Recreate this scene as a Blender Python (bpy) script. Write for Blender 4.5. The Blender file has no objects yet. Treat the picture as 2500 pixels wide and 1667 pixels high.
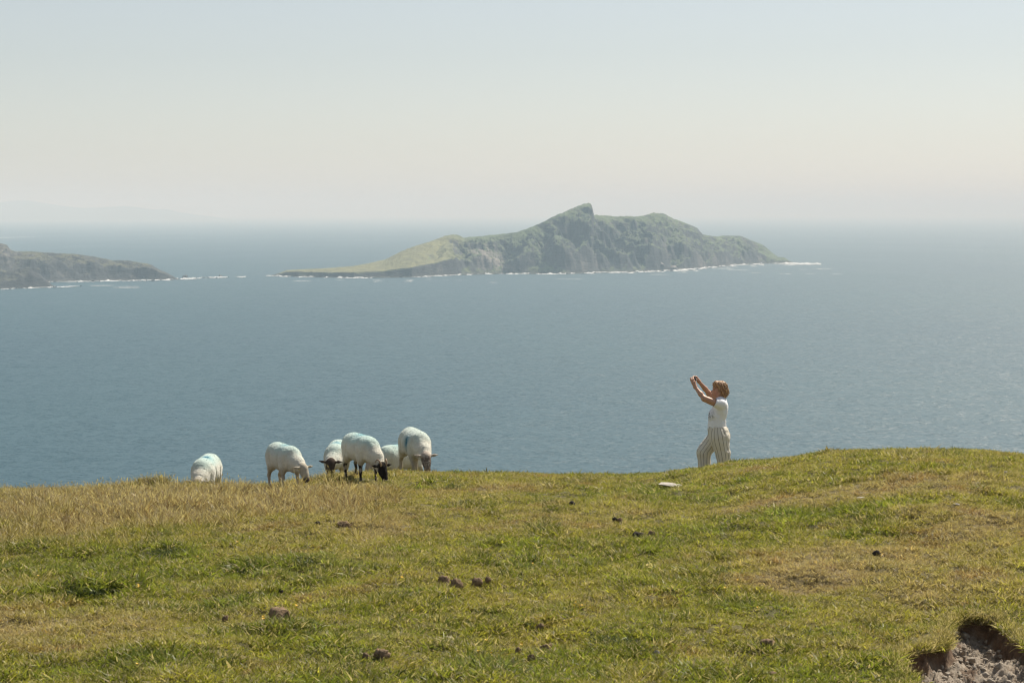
import bpy, bmesh, math, random
import numpy as np
from mathutils import Vector, Matrix

random.seed(7)
RNG = np.random.default_rng(11)
scene = bpy.context.scene
col = scene.collection
rad = math.radians

# ------------------------------------------------------------------ camera, sky, sun, exposure
ALT = 130.0                      # camera altitude above the sea
FPX = 4861.0                     # focal length in pixels of a 2500 px wide frame (70 mm lens)
PITCH = math.atan(315.5 / FPX)   # eye level at v = 518 of 1667
cam_d = bpy.data.cameras.new('camera')
cam = bpy.data.objects.new('camera', cam_d)
col.objects.link(cam)
scene.camera = cam
cam_d.sensor_width = 36.0
cam_d.lens = FPX / 2500.0 * 36.0
cam_d.clip_start = 0.5
cam_d.clip_end = 200000.0
cam.location = (0, 0, ALT)
cam.rotation_euler = (math.pi / 2 - PITCH, 0, 0)
cam_d.dof.use_dof = True
cam_d.dof.focus_distance = 28.0
cam_d.dof.aperture_fstop = 8.0

SUN_EL = rad(50.0)
SUN_AZ = rad(36.0)               # clockwise from +Y (the view direction)
world = bpy.data.worlds.new('World')
scene.world = world
world.use_nodes = True
wn = world.node_tree
wn.nodes.clear()
sky = wn.nodes.new('ShaderNodeTexSky')
sky.sky_type = 'NISHITA'
sky.sun_disc = False
sky.sun_elevation = SUN_EL
sky.sun_rotation = SUN_AZ
sky.altitude = 0
sky.air_density = 1.0
sky.dust_density = 0.5
sky.ozone_density = 1.0
hs = wn.nodes.new('ShaderNodeHueSaturation')
hs.inputs['Saturation'].default_value = 0.55
bg = wn.nodes.new('ShaderNodeBackground')
bg.inputs['Strength'].default_value = 0.064
wo = wn.nodes.new('ShaderNodeOutputWorld')
wn.links.new(sky.outputs[0], hs.inputs['Color'])
wn.links.new(hs.outputs[0], bg.inputs['Color'])
wn.links.new(bg.outputs[0], wo.inputs['Surface'])

sun_d = bpy.data.lights.new('sun', 'SUN')
sun_d.energy = 5.0
sun_d.angle = rad(0.53)
sun_d.color = (1.0, 0.92, 0.79)
sun = bpy.data.objects.new('sun', sun_d)
col.objects.link(sun)
sdir = Vector((math.sin(SUN_AZ) * math.cos(SUN_EL), math.cos(SUN_AZ) * math.cos(SUN_EL), math.sin(SUN_EL)))
sun.rotation_euler = sdir.to_track_quat('Z', 'Y').to_euler()
sun.location = (30, 20, ALT + 40)

HAZE_DENSITY = 0.000112
HAZE_COLOR = (0.69, 0.87, 1.0)

scene.view_settings.view_transform = 'Standard'
scene.view_settings.look = 'None'
scene.view_settings.exposure = 0.55
scene.view_settings.gamma = 1.0
scene.view_settings.use_curve_mapping = False
scene.render.engine = 'CYCLES'
cy = scene.cycles
cy.use_denoising = True
try:
    cy.denoiser = 'OPENIMAGEDENOISE'
    cy.denoising_prefilter = 'ACCURATE'
except Exception:
    pass
cy.filter_width = 1.2
cy.max_bounces = 6
cy.diffuse_bounces = 3
cy.glossy_bounces = 2
cy.transmission_bounces = 3
cy.volume_bounces = 1
cy.transparent_max_bounces = 8
cy.sample_clamp_indirect = 6.0


# ------------------------------------------------------------------ helpers
def tag(o, label=None, cat=None, group=None, kind=None):
    if label: o['label'] = label
    if cat: o['category'] = cat
    if group: o['group'] = group
    if kind: o['kind'] = kind
    return o


def pix(u, v, Y):
    """World point seen at photo pixel (u, v) at ground distance Y (arrays welcome)."""
    cp, sp = math.cos(PITCH), math.sin(PITCH)
    a = (np.asarray(u, float) - 1250.0) / FPX
    b = -(np.asarray(v, float) - 833.5) / FPX
    dx, dy, dz = a, cp + b * sp, -sp + b * cp
    k = np.asarray(Y, float) / dy
    return np.stack(np.broadcast_arrays(dx * k, dy * k, ALT + dz * k), -1)


def sea_pix(u, v):
    """Sea-level point at photo pixel (u, v)."""
    cp, sp = math.cos(PITCH), math.sin(PITCH)
    a = (np.asarray(u, float) - 1250.0) / FPX
    b = -(np.asarray(v, float) - 833.5) / FPX
    dx, dy, dz = a, cp + b * sp, -sp + b * cp
    k = -ALT / dz
    return np.stack(np.broadcast_arrays(dx * k, dy * k), -1)


_perm = np.random.default_rng(5).permutation(256).astype(np.int64)
_perm = np.concatenate([_perm, _perm, _perm])
_gr = np.random.default_rng(9).normal(size=(256, 3))
_gr /= np.linalg.norm(_gr, axis=1)[:, None]


def perlin(x, y, z=0.0):
    x, y, z = np.broadcast_arrays(np.asarray(x, float), np.asarray(y, float), np.asarray(z, float))
    xi, yi, zi = np.floor(x).astype(np.int64), np.floor(y).astype(np.int64), np.floor(z).astype(np.int64)
    xf, yf, zf = x - xi, y - yi, z - zi
    s = lambda t: t * t * t * (t * (t * 6 - 15) + 10)
    U, V, W = s(xf), s(yf), s(zf)
    tot = 0
    for dx in (0, 1):
        wx = U if dx else 1 - U
        for dy in (0, 1):
            wy = V if dy else 1 - V
            for dz in (0, 1):
                wz = W if dz else 1 - W
                h = _perm[_perm[_perm[(xi + dx) & 255] + ((yi + dy) & 255)] + ((zi + dz) & 255)]
                g = _gr[h]
                tot = tot + wx * wy * wz * (g[..., 0] * (xf - dx) + g[..., 1] * (yf - dy) + g[..., 2] * (zf - dz))
    return tot * 1.5


def fbm(x, y, z=0.0, oct=4, gain=0.5, lac=2.03):
    t, a, f = 0, 1.0, 1.0
    for i in range(oct):
        t = t + a * perlin(x * f + 17.3 * i, y * f + 5.7 * i, np.asarray(z) * f + 3.1 * i)
        a *= gain; f *= lac
    return t


def ridged(x, y, z=0.0, oct=4, gain=0.5, lac=2.07):
    t, a, f = 0, 1.0, 1.0
    for i in range(oct):
        t = t + a * (1 - 2 * np.abs(perlin(x * f + 11.3 * i, y * f + 7.7 * i, np.asarray(z) * f)))
        a *= gain; f *= lac
    return t


def sstep(a, b, x):
    t = np.clip((x - a) / (b - a), 0, 1)
    return t * t * (3 - 2 * t)


def mesh_np(name, verts, quads, smooth=True):
    """Mesh from numpy arrays; quads is (n, 3) or (n, 4)."""
    me = bpy.data.meshes.new(name)
    verts = np.asarray(verts, np.float32); quads = np.asarray(quads, np.int32)
    n, k = quads.shape
    me.vertices.add(len(verts)); me.vertices.foreach_set('co', verts.ravel())
    me.loops.add(n * k); me.loops.foreach_set('vertex_index', quads.ravel())
    me.polygons.add(n)
    me.polygons.foreach_set('loop_start', np.arange(0, n * k, k, dtype=np.int32))
    me.polygons.foreach_set('loop_total', np.full(n, k, np.int32))
    me.update(calc_edges=True)
    me.validate()
    if smooth:
        me.polygons.foreach_set('use_smooth', np.ones(len(me.polygons), bool))
    return me


def set_col(me, name, rgb):
    rgb = np.asarray(rgb, np.float32)
    a = me.attributes.new(name, 'FLOAT_COLOR', 'POINT')
    a.data.foreach_set('color', np.concatenate([rgb, np.ones((len(rgb), 1), np.float32)], 1).ravel())


def set_f(me, name, val):
    a = me.attributes.new(name, 'FLOAT', 'POINT')
    a.data.foreach_set('value', np.asarray(val, np.float32))


def obj(name, me, m=None, parent=None):
    o = bpy.data.objects.new(name, me)
    col.objects.link(o)
    if m is not None:
        me.materials.append(m)
    if parent is not None:
        o.parent = parent
    return o


def grid_quads(nx, ny):
    i = np.arange(nx * ny).reshape(ny, nx)
    return np.stack([i[:-1, :-1], i[:-1, 1:], i[1:, 1:], i[1:, :-1]], -1).reshape(-1, 4)


class NT:
    def __init__(self, name):
        self.m = bpy.data.materials.new(name)
        self.m.use_nodes = True
        self.t = self.m.node_tree
        self.t.nodes.clear()
        self.out = self.t.nodes.new('ShaderNodeOutputMaterial')

    def n(self, typ, ins=None, **props):
        nd = self.t.nodes.new('ShaderNode' + typ)
        for k, v in props.items():
            setattr(nd, k, v)
        for k, v in (ins or {}).items():
            s = nd.inputs[k]
            if isinstance(v, bpy.types.NodeSocket):
                self.t.links.new(v, s)
            else:
                s.default_value = v
        return nd

    def link(self, a, b):
        self.t.links.new(a, b)

    def math(self, op, a, b=0.0, clamp=False):
        return self.n('Math', {0: a, 1: b}, operation=op, use_clamp=clamp).outputs[0]

    def mix(self, f, a, b, blend='MIX'):
        nd = self.t.nodes.new('ShaderNodeMix')
        nd.data_type = 'RGBA'; nd.blend_type = blend
        for s, v in ((nd.inputs[0], f), (nd.inputs[6], a), (nd.inputs[7], b)):
            if isinstance(v, bpy.types.NodeSocket):
                self.t.links.new(v, s)
            else:
                s.default_value = v if isinstance(v, (int, float)) else (*v[:3], 1)
        return nd.outputs[2]

    def ramp(self, f, stops):
        nd = self.t.nodes.new('ShaderNodeValToRGB')
        self.t.links.new(f, nd.inputs[0])
        e = nd.color_ramp.elements
        while len(e) < len(stops): e.new(0.5)
        for el, (p, c) in zip(e, stops):
            el.position = p
            el.color = (*c, 1) if len(c) == 3 else c
        return nd.outputs[0]

    def noise(self, vec, scale, detail=3, rough=0.55):
        return self.n('TexNoise', {'Vector': vec, 'Scale': scale, 'Detail': detail, 'Roughness': rough}).outputs[0]

    def principled(self, **ins):
        p = self.n('BsdfPrincipled', {k.replace('_', ' '): v for k, v in ins.items()})
        self.link(p.outputs[0], self.out.inputs['Surface'])
        return p

    def bump(self, h, strength, dist):
        return self.n('Bump', {'Height': h, 'Strength': strength, 'Distance': dist}).outputs[0]


# ------------------------------------------------------------------ the sea
def build_sea():
    rings = np.concatenate([[0.0], np.geomspace(120, 60000, 40)])
    na = 160
    ang = np.linspace(0, 2 * math.pi, na, endpoint=False)
    v = [[0, 0, 0]]
    for r in rings[1:]:
        v += [[r * math.sin(a), r * math.cos(a), 0] for a in ang]
    q = []
    for k in range(len(rings) - 2):
        b0, b1 = 1 + k * na, 1 + (k + 1) * na
        for j in range(na):
            q.append((b0 + j, b1 + j, b1 + (j + 1) % na, b0 + (j + 1) % na))
    me = mesh_np('sea', v, q, smooth=False)
    s = NT('sea_water')
    pos = s.n('NewGeometry').outputs['Position']
    mp = s.n('Mapping', {'Vector': pos, 'Rotation': (0, 0, rad(20)), 'Scale': (0.9, 1.0, 1.0)}).outputs[0]
    def slope(scale, detail, amt):
        c = s.n('TexNoise', {'Vector': mp, 'Scale': scale, 'Detail': detail, 'Roughness': 0.6}).outputs['Color']
        v = s.n('VectorMath', {0: c, 1: (0.5, 0.5, 0.5)}, operation='SUBTRACT').outputs[0]
        return s.n('VectorMath', {0: v, 1: (amt, amt, 0.0)}, operation='MULTIPLY').outputs[0]
    # wave slopes from wind ripple to swell, as normals (true at any distance)
    sl = s.n('VectorMath', {0: slope(0.75, 2, 1.15), 1: slope(0.24, 3, 1.1)}, operation='ADD').outputs[0]
    sl = s.n('VectorMath', {0: sl, 1: slope(0.05, 2, 0.32)}, operation='ADD').outputs[0]
    nrm = s.n('VectorMath', {0: s.n('VectorMath', {0: sl, 1: (0, 0, 1)}, operation='ADD').outputs[0]}, operation='NORMALIZE').outputs[0]
    big = s.noise(s.n('Mapping', {'Vector': pos, 'Scale': (1.0, 0.35, 1.0)}).outputs[0], 0.0022, 4, 0.6)
    rough = s.n('MapRange', {0: big, 1: 0.35, 2: 0.65, 3: 0.48, 4: 0.60}).outputs[0]
    body = s.ramp(big, [(0.3, (0.010, 0.052, 0.076)), (0.7, (0.016, 0.064, 0.088))])
    s.principled(Base_Color=body, Roughness=rough, IOR=1.333, Specular_IOR_Level=0.50, Normal=nrm)
    tag(obj('sea', me, s.m), kind='structure')


build_sea()


# ------------------------------------------------------------------ hillside (near ground)
RU = np.array([-900, -300, 0, 150, 290, 340, 370, 420, 500, 580, 650, 700, 760, 850, 930, 1050, 1200, 1300, 1400, 1480, 1560, 1640, 1700, 1760, 1840, 1930, 2000, 2060, 2110, 2200, 2320, 2420, 2500, 2650, 2900, 3500], float)
RV = np.array([1215, 1195, 1187, 1189, 1190, 1179, 1176, 1180, 1178, 1176, 1174, 1171, 1162, 1155, 1151, 1150, 1152, 1153, 1156, 1159, 1156, 1148, 1140, 1131, 1123, 1112, 1102, 1096, 1094, 1096, 1097, 1103, 1117, 1145, 1180, 1240], float)
RY = np.interp(RU, [-900, 0, 600, 850, 1050, 1480, 1700, 1900, 2100, 2500, 3500], [31, 30.2, 29.8, 29.0, 28.6, 28.2, 26.2, 25.0, 24.2, 24.0, 25.0])
RV = RV + np.interp(RU, [0, 500, 690, 800, 900, 2500], [13, 13, 17, 11, 6, 7])   # the grass stands above the soil line
RP = pix(RU, RV, RY)
_xs = np.linspace(RP[0, 0], RP[-1, 0], 900)
_ry = np.interp(_xs, RP[:, 0], RP[:, 1]); _rz = np.interp(_xs, RP[:, 0], RP[:, 2]) - ALT
_k = np.exp(-0.5 * (np.arange(-16, 17) / 5.0) ** 2); _k /= _k.sum()
_sm = lambda a: np.convolve(np.pad(a, 16, mode='edge'), _k, 'valid')
_ry, _rz = _sm(_ry), _sm(_rz)


def ridge(x):
    return np.interp(x, _xs, _ry), np.interp(x, _xs, _rz)


# little dips and mounds of the turf: (u, v, half width m, half depth m, height m)
BUMPS = []


def ground0(x, y):
    x = np.asarray(x, float); y = np.asarray(y, float)
    Yr, Zr = ridge(x)
    s1 = Zr / Yr
    y0, z0, m0 = 10.0, -2.62, -0.055
    L = Yr - y0
    t = np.clip((y - y0) / L, 0, 1)
    h = (2 * t**3 - 3 * t**2 + 1) * z0 + (t**3 - 2 * t**2 + t) * L * m0 + (-2 * t**3 + 3 * t**2) * Zr + (t**3 - t**2) * L * s1
    near = z0 + (y - y0) * -0.098
    d = np.maximum(y - Yr, 0)
    dl = 3.4
    fall = np.where(d < dl, s1 * d - 0.116 * d * d, s1 * d - 0.116 * dl * dl - 2 * 0.116 * dl * (d - dl))
    z = np.where(y < y0, near, np.where(y > Yr, Zr + fall, h))
    return z + ALT


def relief(x, y):
    r = 0.045 * fbm(x * 0.45, y * 0.45, 1.7, 2) + 0.046 * fbm(x * 1.2, y * 1.3, 4.2, 3) + 0.040 * fbm(x * 2.9, y * 3.1, 9.2, 3) - 0.045 * np.clip(0.16 - np.abs(fbm(x * 0.8 + 0.3 * y, y * 1.5, 19.2, 2)), 0, 1)
    Yr, _ = ridge(x)
    return r * (0.45 + 0.55 * sstep(0.3, 3.0, np.abs(y - Yr)))


def ground(x, y):
    z = ground0(x, y) + relief(x, y)
    for bx, by, w, dd, hh in BUMPS:
        z = z + hh * np.exp(-((x - bx) / w) ** 2 - ((y - by) / dd) ** 2)
    return np.maximum(z, -2.0)


def hit(u, v):
    """First ground point along the pixel's ray."""
    Y = np.arange(8, 40, 0.02)
    p = pix(u, v, Y)
    below = p[:, 2] <= ground(p[:, 0], p[:, 1])
    k = int(np.argmax(below)) if below.any() else len(Y) - 1
    return p[k]


for (u, v, w, dd, hh) in [(415, 1352, 0.20, 0.22, 0.09), (120, 1355, 0.75, 0.35, 0.09), (1090, 1186, 0.45, 0.3, 0.07), (860, 1172, 0.30, 0.35, 0.06),
                          (372, 1195, 0.28, 0.6, 0.11), (700, 1390, 0.5, 0.3, 0.07), (180, 1450, 0.6, 0.3, 0.08), (1780, 1170, 0.9, 0.4, 0.06),
                          (1950, 1405, 0.7, 0.35, 0.06), (1480, 1560, 0.35, 0.25, 0.05), (2050, 1195, 0.9, 0.4, 0.06), (2150, 1270, 0.8, 0.3, 0.05),
                          (1230, 1560, 0.6, 0.3, -0.05), (500, 1250, 0.6, 0.35, 0.05), (20, 1225, 0.35, 0.4, 0.08), (1620, 1440, 0.6, 0.3, 0.04),
                          (438, 1366, 0.07, 0.12, -0.14), (205, 1445, 0.12, 0.10, -0.08), (270, 1447, 0.10, 0.08, -0.08), (735, 1395, 0.10, 0.14, -0.10), (700, 1412, 0.09, 0.10, -0.08), (28, 1248, 0.14, 0.14, -0.12), (1120, 1196, 0.2, 0.10, -0.08),
                          (800, 1172, 0.12, 0.12, -0.12), (540, 1306, 0.16, 0.10, -0.09), (1010, 1258, 0.10, 0.10, -0.06), (1220, 1385, 0.10, 0.08, -0.07), (2260, 1230, 0.2, 0.08, -0.06), (1560, 1575, 0.12, 0.08, -0.08), (900, 1395, 0.10, 0.08, -0.07)]:
    p = hit(u, v)
    BUMPS.append((p[0], p[1], w, dd, hh))

# outline of the eroded scar, photo pixels -> ground points
HOLE_UV = [(2280, 1790), (2238, 1690), (2222, 1655), (2186, 1620), (2196, 1594), (2246, 1580), (2280, 1577), (2303, 1578), (2310, 1560), (2303, 1540),
           (2315, 1524), (2340, 1511), (2372, 1507), (2408, 1512), (2442, 1523), (2476, 1542), (2505, 1560), (2560, 1600), (2640, 1680), (2690, 1800), (2560, 1900), (2380, 1860)]
HOLE = np.array([hit(u, v)[:2] for u, v in HOLE_UV])


def hole_dist(x, y):
    """Signed distance to the scar's rim, positive inside."""
    x = np.asarray(x, float); y = np.asarray(y, float)
    inside = np.zeros(x.shape, bool); dmin = np.full(x.shape, 1e9)
    n = len(HOLE)
    for i in range(n):
        ax, ay = HOLE[i]; bx, by = HOLE[(i + 1) % n]
        ex, ey = bx - ax, by - ay
        t = np.clip(((x - ax) * ex + (y - ay) * ey) / (ex * ex + ey * ey), 0, 1)
        dmin = np.minimum(dmin, np.hypot(x - ax - t * ex, y - ay - t * ey))
        c = ((ay > y) != (by > y)) & (x < ex * (y - ay) / (ey + 1e-12) + ax)
        inside ^= c
    return np.where(inside, dmin, -dmin)


# turf colours: 0 lush green, 1 dry straw; patches seen in the photo (u, v, half width px, half height px, amount)
DRY = [(60, 1205, 260, 26, 0.5), (480, 1235, 340, 34, 0.85), (760, 1235, 260, 26, 0.6), (900, 1275, 120, 22, 0.4), (1960, 1425, 150, 22, 1.5), (2010, 1360, 180, 30, 0.7),
       (2230, 1180, 220, 35, 0.6), (2400, 1300, 160, 60, 0.7), (2330, 1420, 200, 40, 0.6), (60, 1540, 220, 45, 0.55), (350, 1530, 240, 40, 0.35), (1480, 1480, 80, 18, 0.3),
       (1150, 1200, 160, 14, 0.35), (2180, 1340, 140, 20, 0.35), (1250, 1250, 300, 30, 0.2), (1900, 1230, 200, 18, 0.35), (1350, 1570, 160, 20, 0.3), (1700, 1600, 130, 20, 0.35),
       (140, 1290, 160, 20, 0.25), (2120, 1500, 120, 20, 0.3)]
LUSH = [(130, 1385, 260, 35, 0.75), (420, 1365, 60, 18, 0.6), (230, 1440, 180, 20, 0.5), (720, 1400, 150, 28, 0.45), (1200, 1330, 200, 24, 0.4), (1640, 1330, 190, 50, 0.35),
        (1300, 1385, 130, 16, 0.45), (2130, 1240, 200, 14, 0.5), (1580, 1560, 170, 28, 0.45), (2200, 1420, 140, 25, 0.4), (1600, 1200, 120, 14, 0.4), (1890, 1165, 220, 12, 0.3),
        (1050, 1190, 80, 12, 0.5), (860, 1167, 110, 14, 0.4), (300, 1640, 260, 25, 0.4), (1960, 1260, 140, 14, 0.35), (1480, 1620, 200, 25, 0.3), (2150, 1620, 80, 30, 0.4)]


def world_patch(lst):
    out = []
    for u, v, ru, rv, a in lst:
        c = hit(u, v); e = hit(u, max(v - rv, 1165)); f = hit(u, v + rv)
        out.append((c[0], c[1], ru / FPX * c[1], max(0.25, 0.5 * abs(e[1] - f[1])), a))
    return out


DRYW, LUSHW = world_patch(DRY), world_patch(LUSH)
TALL = world_patch([(120, 1225, 330, 40, 0.75), (520, 1225, 300, 32, 1.0), (760, 1235, 190, 30, 0.8), (900, 1280, 90, 20, 0.4)])


def patch_sum(lst, x, y):
    t = np.zeros(np.shape(x))
    for px, py, wx, wy, a in lst:
        ww = 1 + 0.35 * perlin(x * 1.1, y * 1.1, 7.7)
        t = t + a * np.exp(-(((x - px) / wx) ** 2 + ((y - py) / wy) ** 2) * 0.9 * ww)
    return t


def dryness(x, y):
    n = 0.5 + 0.45 * fbm(x * 0.55, y * 0.40, 3.3, 3) + 0.55 * fbm(x * 2.1, y * 1.5, 8.1, 4)
    return np.clip(0.40 * n + 0.17 + patch_sum(DRYW, x, y) * 0.75 - patch_sum(LUSHW, x, y) * 0.55, 0, 1)


def build_hillside():
    def axis(lo, hi, step, far_lo, far_hi, n):
        core = np.arange(lo, hi + 1e-6, step)
        a = lo - np.geomspace(step, lo - far_lo, n)[::-1]
        b = hi + np.geomspace(step, far_hi - hi, n)
        return np.concatenate([a, core, b])
    xs = axis(-10.5, 9.5, 0.06, -110, 110, 26)
    ys = axis(10.0, 33.5, 0.06, -14, 210, 30)
    X, Y = np.meshgrid(xs, ys)
    Z = ground(X, Y)
    out = np.maximum(np.abs(X) - 18, 0) + np.maximum(-2 - Y, 0)
    Z = np.where(Y < 24, Z - 0.012 * out**1.5, Z)
    Z = np.maximum(Z, -2.0)
    # the cliff falls into the sea far below the edge
    V = np.stack([X, Y, Z], -1).reshape(-1, 3)
    Q = grid_quads(len(xs), len(ys))
    c = V[Q].mean(1)
    near = (np.abs(c[:, 0] - HOLE[:, 0].mean()) < 3) & (np.abs(c[:, 1] - HOLE[:, 1].mean()) < 3)
    kill = np.zeros(len(Q), bool)
    kill[near] = hole_dist(c[near, 0], c[near, 1]) > -0.02
    me = mesh_np('hillside', V, Q[~kill])
    set_f(me, 'dry', dryness(V[:, 0], V[:, 1]))
    s = NT('turf_soil')
    pos = s.n('NewGeometry').outputs['Position']
    dry = s.n('Attribute', attribute_name='dry').outputs['Fac']
    a = s.mix(dry, (0.085, 0.100, 0.024), (0.22, 0.165, 0.065))
    nz = s.noise(pos, 30.0, 5, 0.7)
    c2 = s.mix(s.ramp(nz, [(0.35, (0, 0, 0)), (0.65, (0.7, 0.7, 0.7))]), a, (0.075, 0.062, 0.025))
    s.principled(Base_Color=c2, Roughness=0.95, Normal=s.bump(nz, 1.0, 0.02))
    tag(obj('hillside', me, s.m), kind='structure')


build_hillside()


# ------------------------------------------------------------------ islands and coasts
def coast(name, top, shore, dr, back, relief_amp, seed, du, nt, cliff, colour, warp=0.45, amp_u=None, gullies=()):
    """Land seen across the water: top and shore are photo outlines (u, v) turned into true positions and heights."""
    top = np.array(top, float); shore = np.array(shore, float)
    us = np.arange(top[0, 0], top[-1, 0] + du, du)
    vt = np.interp(us, top[:, 0], top[:, 1]); vs = np.interp(us, shore[:, 0], shore[:, 1])
    S = sea_pix(us, vs)
    ray = S / np.linalg.norm(S, axis=1)[:, None]
    D = np.interp(us, dr[0], dr[1]); B = np.interp(us, back[0], back[1])
    R = S + ray * D[:, None]
    H = np.maximum(pix(us, vt, R[:, 1])[:, 2], 1.0)
    ts = np.concatenate([np.linspace(-0.06, 1, int(nt * 0.72)), np.linspace(1, 2, nt - int(nt * 0.72) + 1)[1:]])
    T, Ug = np.meshgrid(ts, us, indexing='ij')
    off = np.where(T <= 1, T * D, D + (T - 1) * B)
    X = S[:, 0] + ray[:, 0] * off; Yy = S[:, 1] + ray[:, 1] * off
    cf, cw = np.interp(us, cliff[0], cliff[1]), np.interp(us, cliff[0], cliff[2])
    tt = np.clip(T, 0, 1)
    wob = 1 + 0.5 * fbm(X / 60, Yy / 60, seed + 3.0, 3)
    up = cf * sstep(0, 1, tt / (cw * np.clip(wob, 0.4, 1.8))) + (1 - cf) * np.clip((tt - cw * 0.6) / (1 - cw * 0.6), 0, 1) ** 0.85
    bk = np.clip(T - 1, 0, 1)
    f = np.where(T <= 1, up, 1 - sstep(0, 1, bk))
    env = np.clip(np.minimum(tt * 5, (1 - tt) * 4), 0, 1) + np.where(T > 1, np.clip(bk * 4, 0, 1), 0)
    al = X * 0.9 + Yy * 0.1 + warp * off
    g = np.minimum(ridged(al / 95.0, off / 260.0, seed, 5, 0.48) - 1.15, 0.10)
    g2 = fbm(X / 16.0, Yy / 22.0, seed + 9, 4, 0.6)
    amp = relief_amp * np.clip(H / 120.0, 0.12, 1)
    if amp_u is not None:
        amp = amp * np.where(up > cf * 0.9, np.interp(us, *amp_u), 1.0)
    Z = H * f + env * amp * (0.9 * g + 0.16 * g2)
    for ub, ut, w, dep in gullies:      # big ravines (negative) and ribs (positive) running down the face
        uc = ub + (ut - ub) * tt + 7 * fbm(off / 50, X * 0 + ub, seed, 3)
        q = np.abs(Ug - uc) / w
        Z = Z + dep * np.clip(1 - q, 0, 1) ** 0.8 * np.clip(np.sin(np.pi * np.clip(tt, 0, 1) ** 0.8), 0, 1) * np.clip(T * 4, 0, 1) * (T <= 1)
    Z += (0.6 + 0.006 * H) * fbm(X / 9.0, Yy / 9.0, seed + 2, 3, 0.65) * np.clip(tt * 8, 0, 1)
    Z = np.where(T < 0, -1.6, np.where(T >= 1.995, -1.6, np.maximum(Z, 0.35 + 0.0 * T)))
    V = np.stack([X, Yy, Z], -1)
    me = mesh_np(name, V.reshape(-1, 3), grid_quads(len(us), len(ts)))
    nrm = np.empty(len(me.vertices) * 3, np.float32); me.vertices.foreach_get('normal', nrm)
    nz = np.abs(nrm.reshape(-1, 3)[:, 2]).reshape(Z.shape)
    set_col(me, 'Col', colour(Ug, T, X, Yy, Z, nz, H * np.ones_like(Z)).reshape(-1, 3))
    return me


def land_material(name, bump_scale):
    s = NT(name)
    pos = s.n('NewGeometry').outputs['Position']
    c = s.n('Attribute', attribute_name='Col').outputs['Color']
    n = s.noise(s.n('Mapping', {'Vector': pos, 'Rotation': (0, rad(28), 0), 'Scale': (0.35, 0.35, 1.6)}).outputs[0], 0.14, 5, 0.7)
    c2 = s.mix(0.75, c, s.ramp(n, [(0.40, (0.22, 0.24, 0.27)), (0.60, (1, 1, 1))]), 'MULTIPLY')
    c3 = s.mix(0.25, c2, c)
    s.principled(Base_Color=c3, Roughness=0.95, Normal=s.bump(n, 1.0, bump_scale))
    return s.m


GRASS = np.array([0.098, 0.140, 0.058]); GRASS2 = np.array([0.19, 0.190, 0.078]); ROCK = np.array([0.036, 0.041, 0.046]); PALE = np.array([0.27, 0.245, 0.215]); DARK = np.array([0.035, 0.033, 0.032])


def lerp(a, b, t):
    return a + (b - a) * t[..., None]


def island_colour(U, T, X, Y, Z, nz, H):
    n = fbm(X / 45, Y / 45, 2.2, 4); n2 = fbm(X / 11, Z / 11, Y / 30, 3)
    veg = sstep(0.58, 0.80, nz + 0.12 * n + 0.05 * n2)
    c = lerp(ROCK * (1 + 0.35 * n2[..., None]), GRASS * (1 + 0.25 * n[..., None]), veg)
    left = sstep(1180, 1060, U) * sstep(0.62, 0.8, nz)
    c = lerp(c, GRASS2 * (1 + 0.18 * n[..., None]), left * 0.9)
    sh = Z / np.maximum(H, 1)
    line = 1120 + (1 - sh) * 90
    scree = np.exp(-((U - line - 22) / 30.0) ** 2) * sstep(0.04, 0.2, sh) * sstep(0.95, 0.7, sh) * sstep(-0.25, 0.15, n2)
    c = lerp(c, PALE, np.clip(scree * 1.1, 0, 1))
    pale = sstep(0.25, 0.55, fbm(X / 28 + 0.6 * Y / 28, Z / 60, 5.5, 3)) * (1 - veg) * 0.5
    c = lerp(c, PALE * 0.8, pale)
    base = sstep(9 + 5 * n2, 2, Z) * (T < 1.2)
    return np.clip(lerp(c, DARK * np.ones_like(c), base * 0.85), 0.01, 1)


ISLE_TOP = [(664, 673), (690, 664), (700, 660), (730, 658), (760, 657), (800, 655), (860, 650), (900, 643), (940, 634), (980, 614), (1010, 602), (1050, 590), (1085, 577), (1107, 572), (1122, 575), (1134, 581),
            (1160, 578), (1200, 574), (1260, 568), (1282, 560), (1315, 547), (1353, 528), (1395, 510), (1424, 498), (1436, 496), (1444, 500), (1447, 512), (1450, 526), (1462, 526), (1502, 529), (1531, 527.5),
            (1557, 529), (1576, 525.5), (1596, 520), (1622, 522), (1644, 535), (1680, 547.5), (1702, 557), (1715, 573), (1748, 578), (1767, 575), (1806, 576), (1832, 586), (1864, 599), (1883, 615), (1899, 627), (1916, 629), (1932, 640), (1942, 643)]
ISLE_SHORE = [(664, 674), (724, 676), (864, 679), (1005, 677.5), (1117, 672), (1230, 669), (1380, 669.5), (1476, 666), (1573, 664), (1670, 659), (1754, 652), (1800, 647), (1870, 644), (1942, 643)]
land = land_material('island_ground', 4.0)
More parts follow.
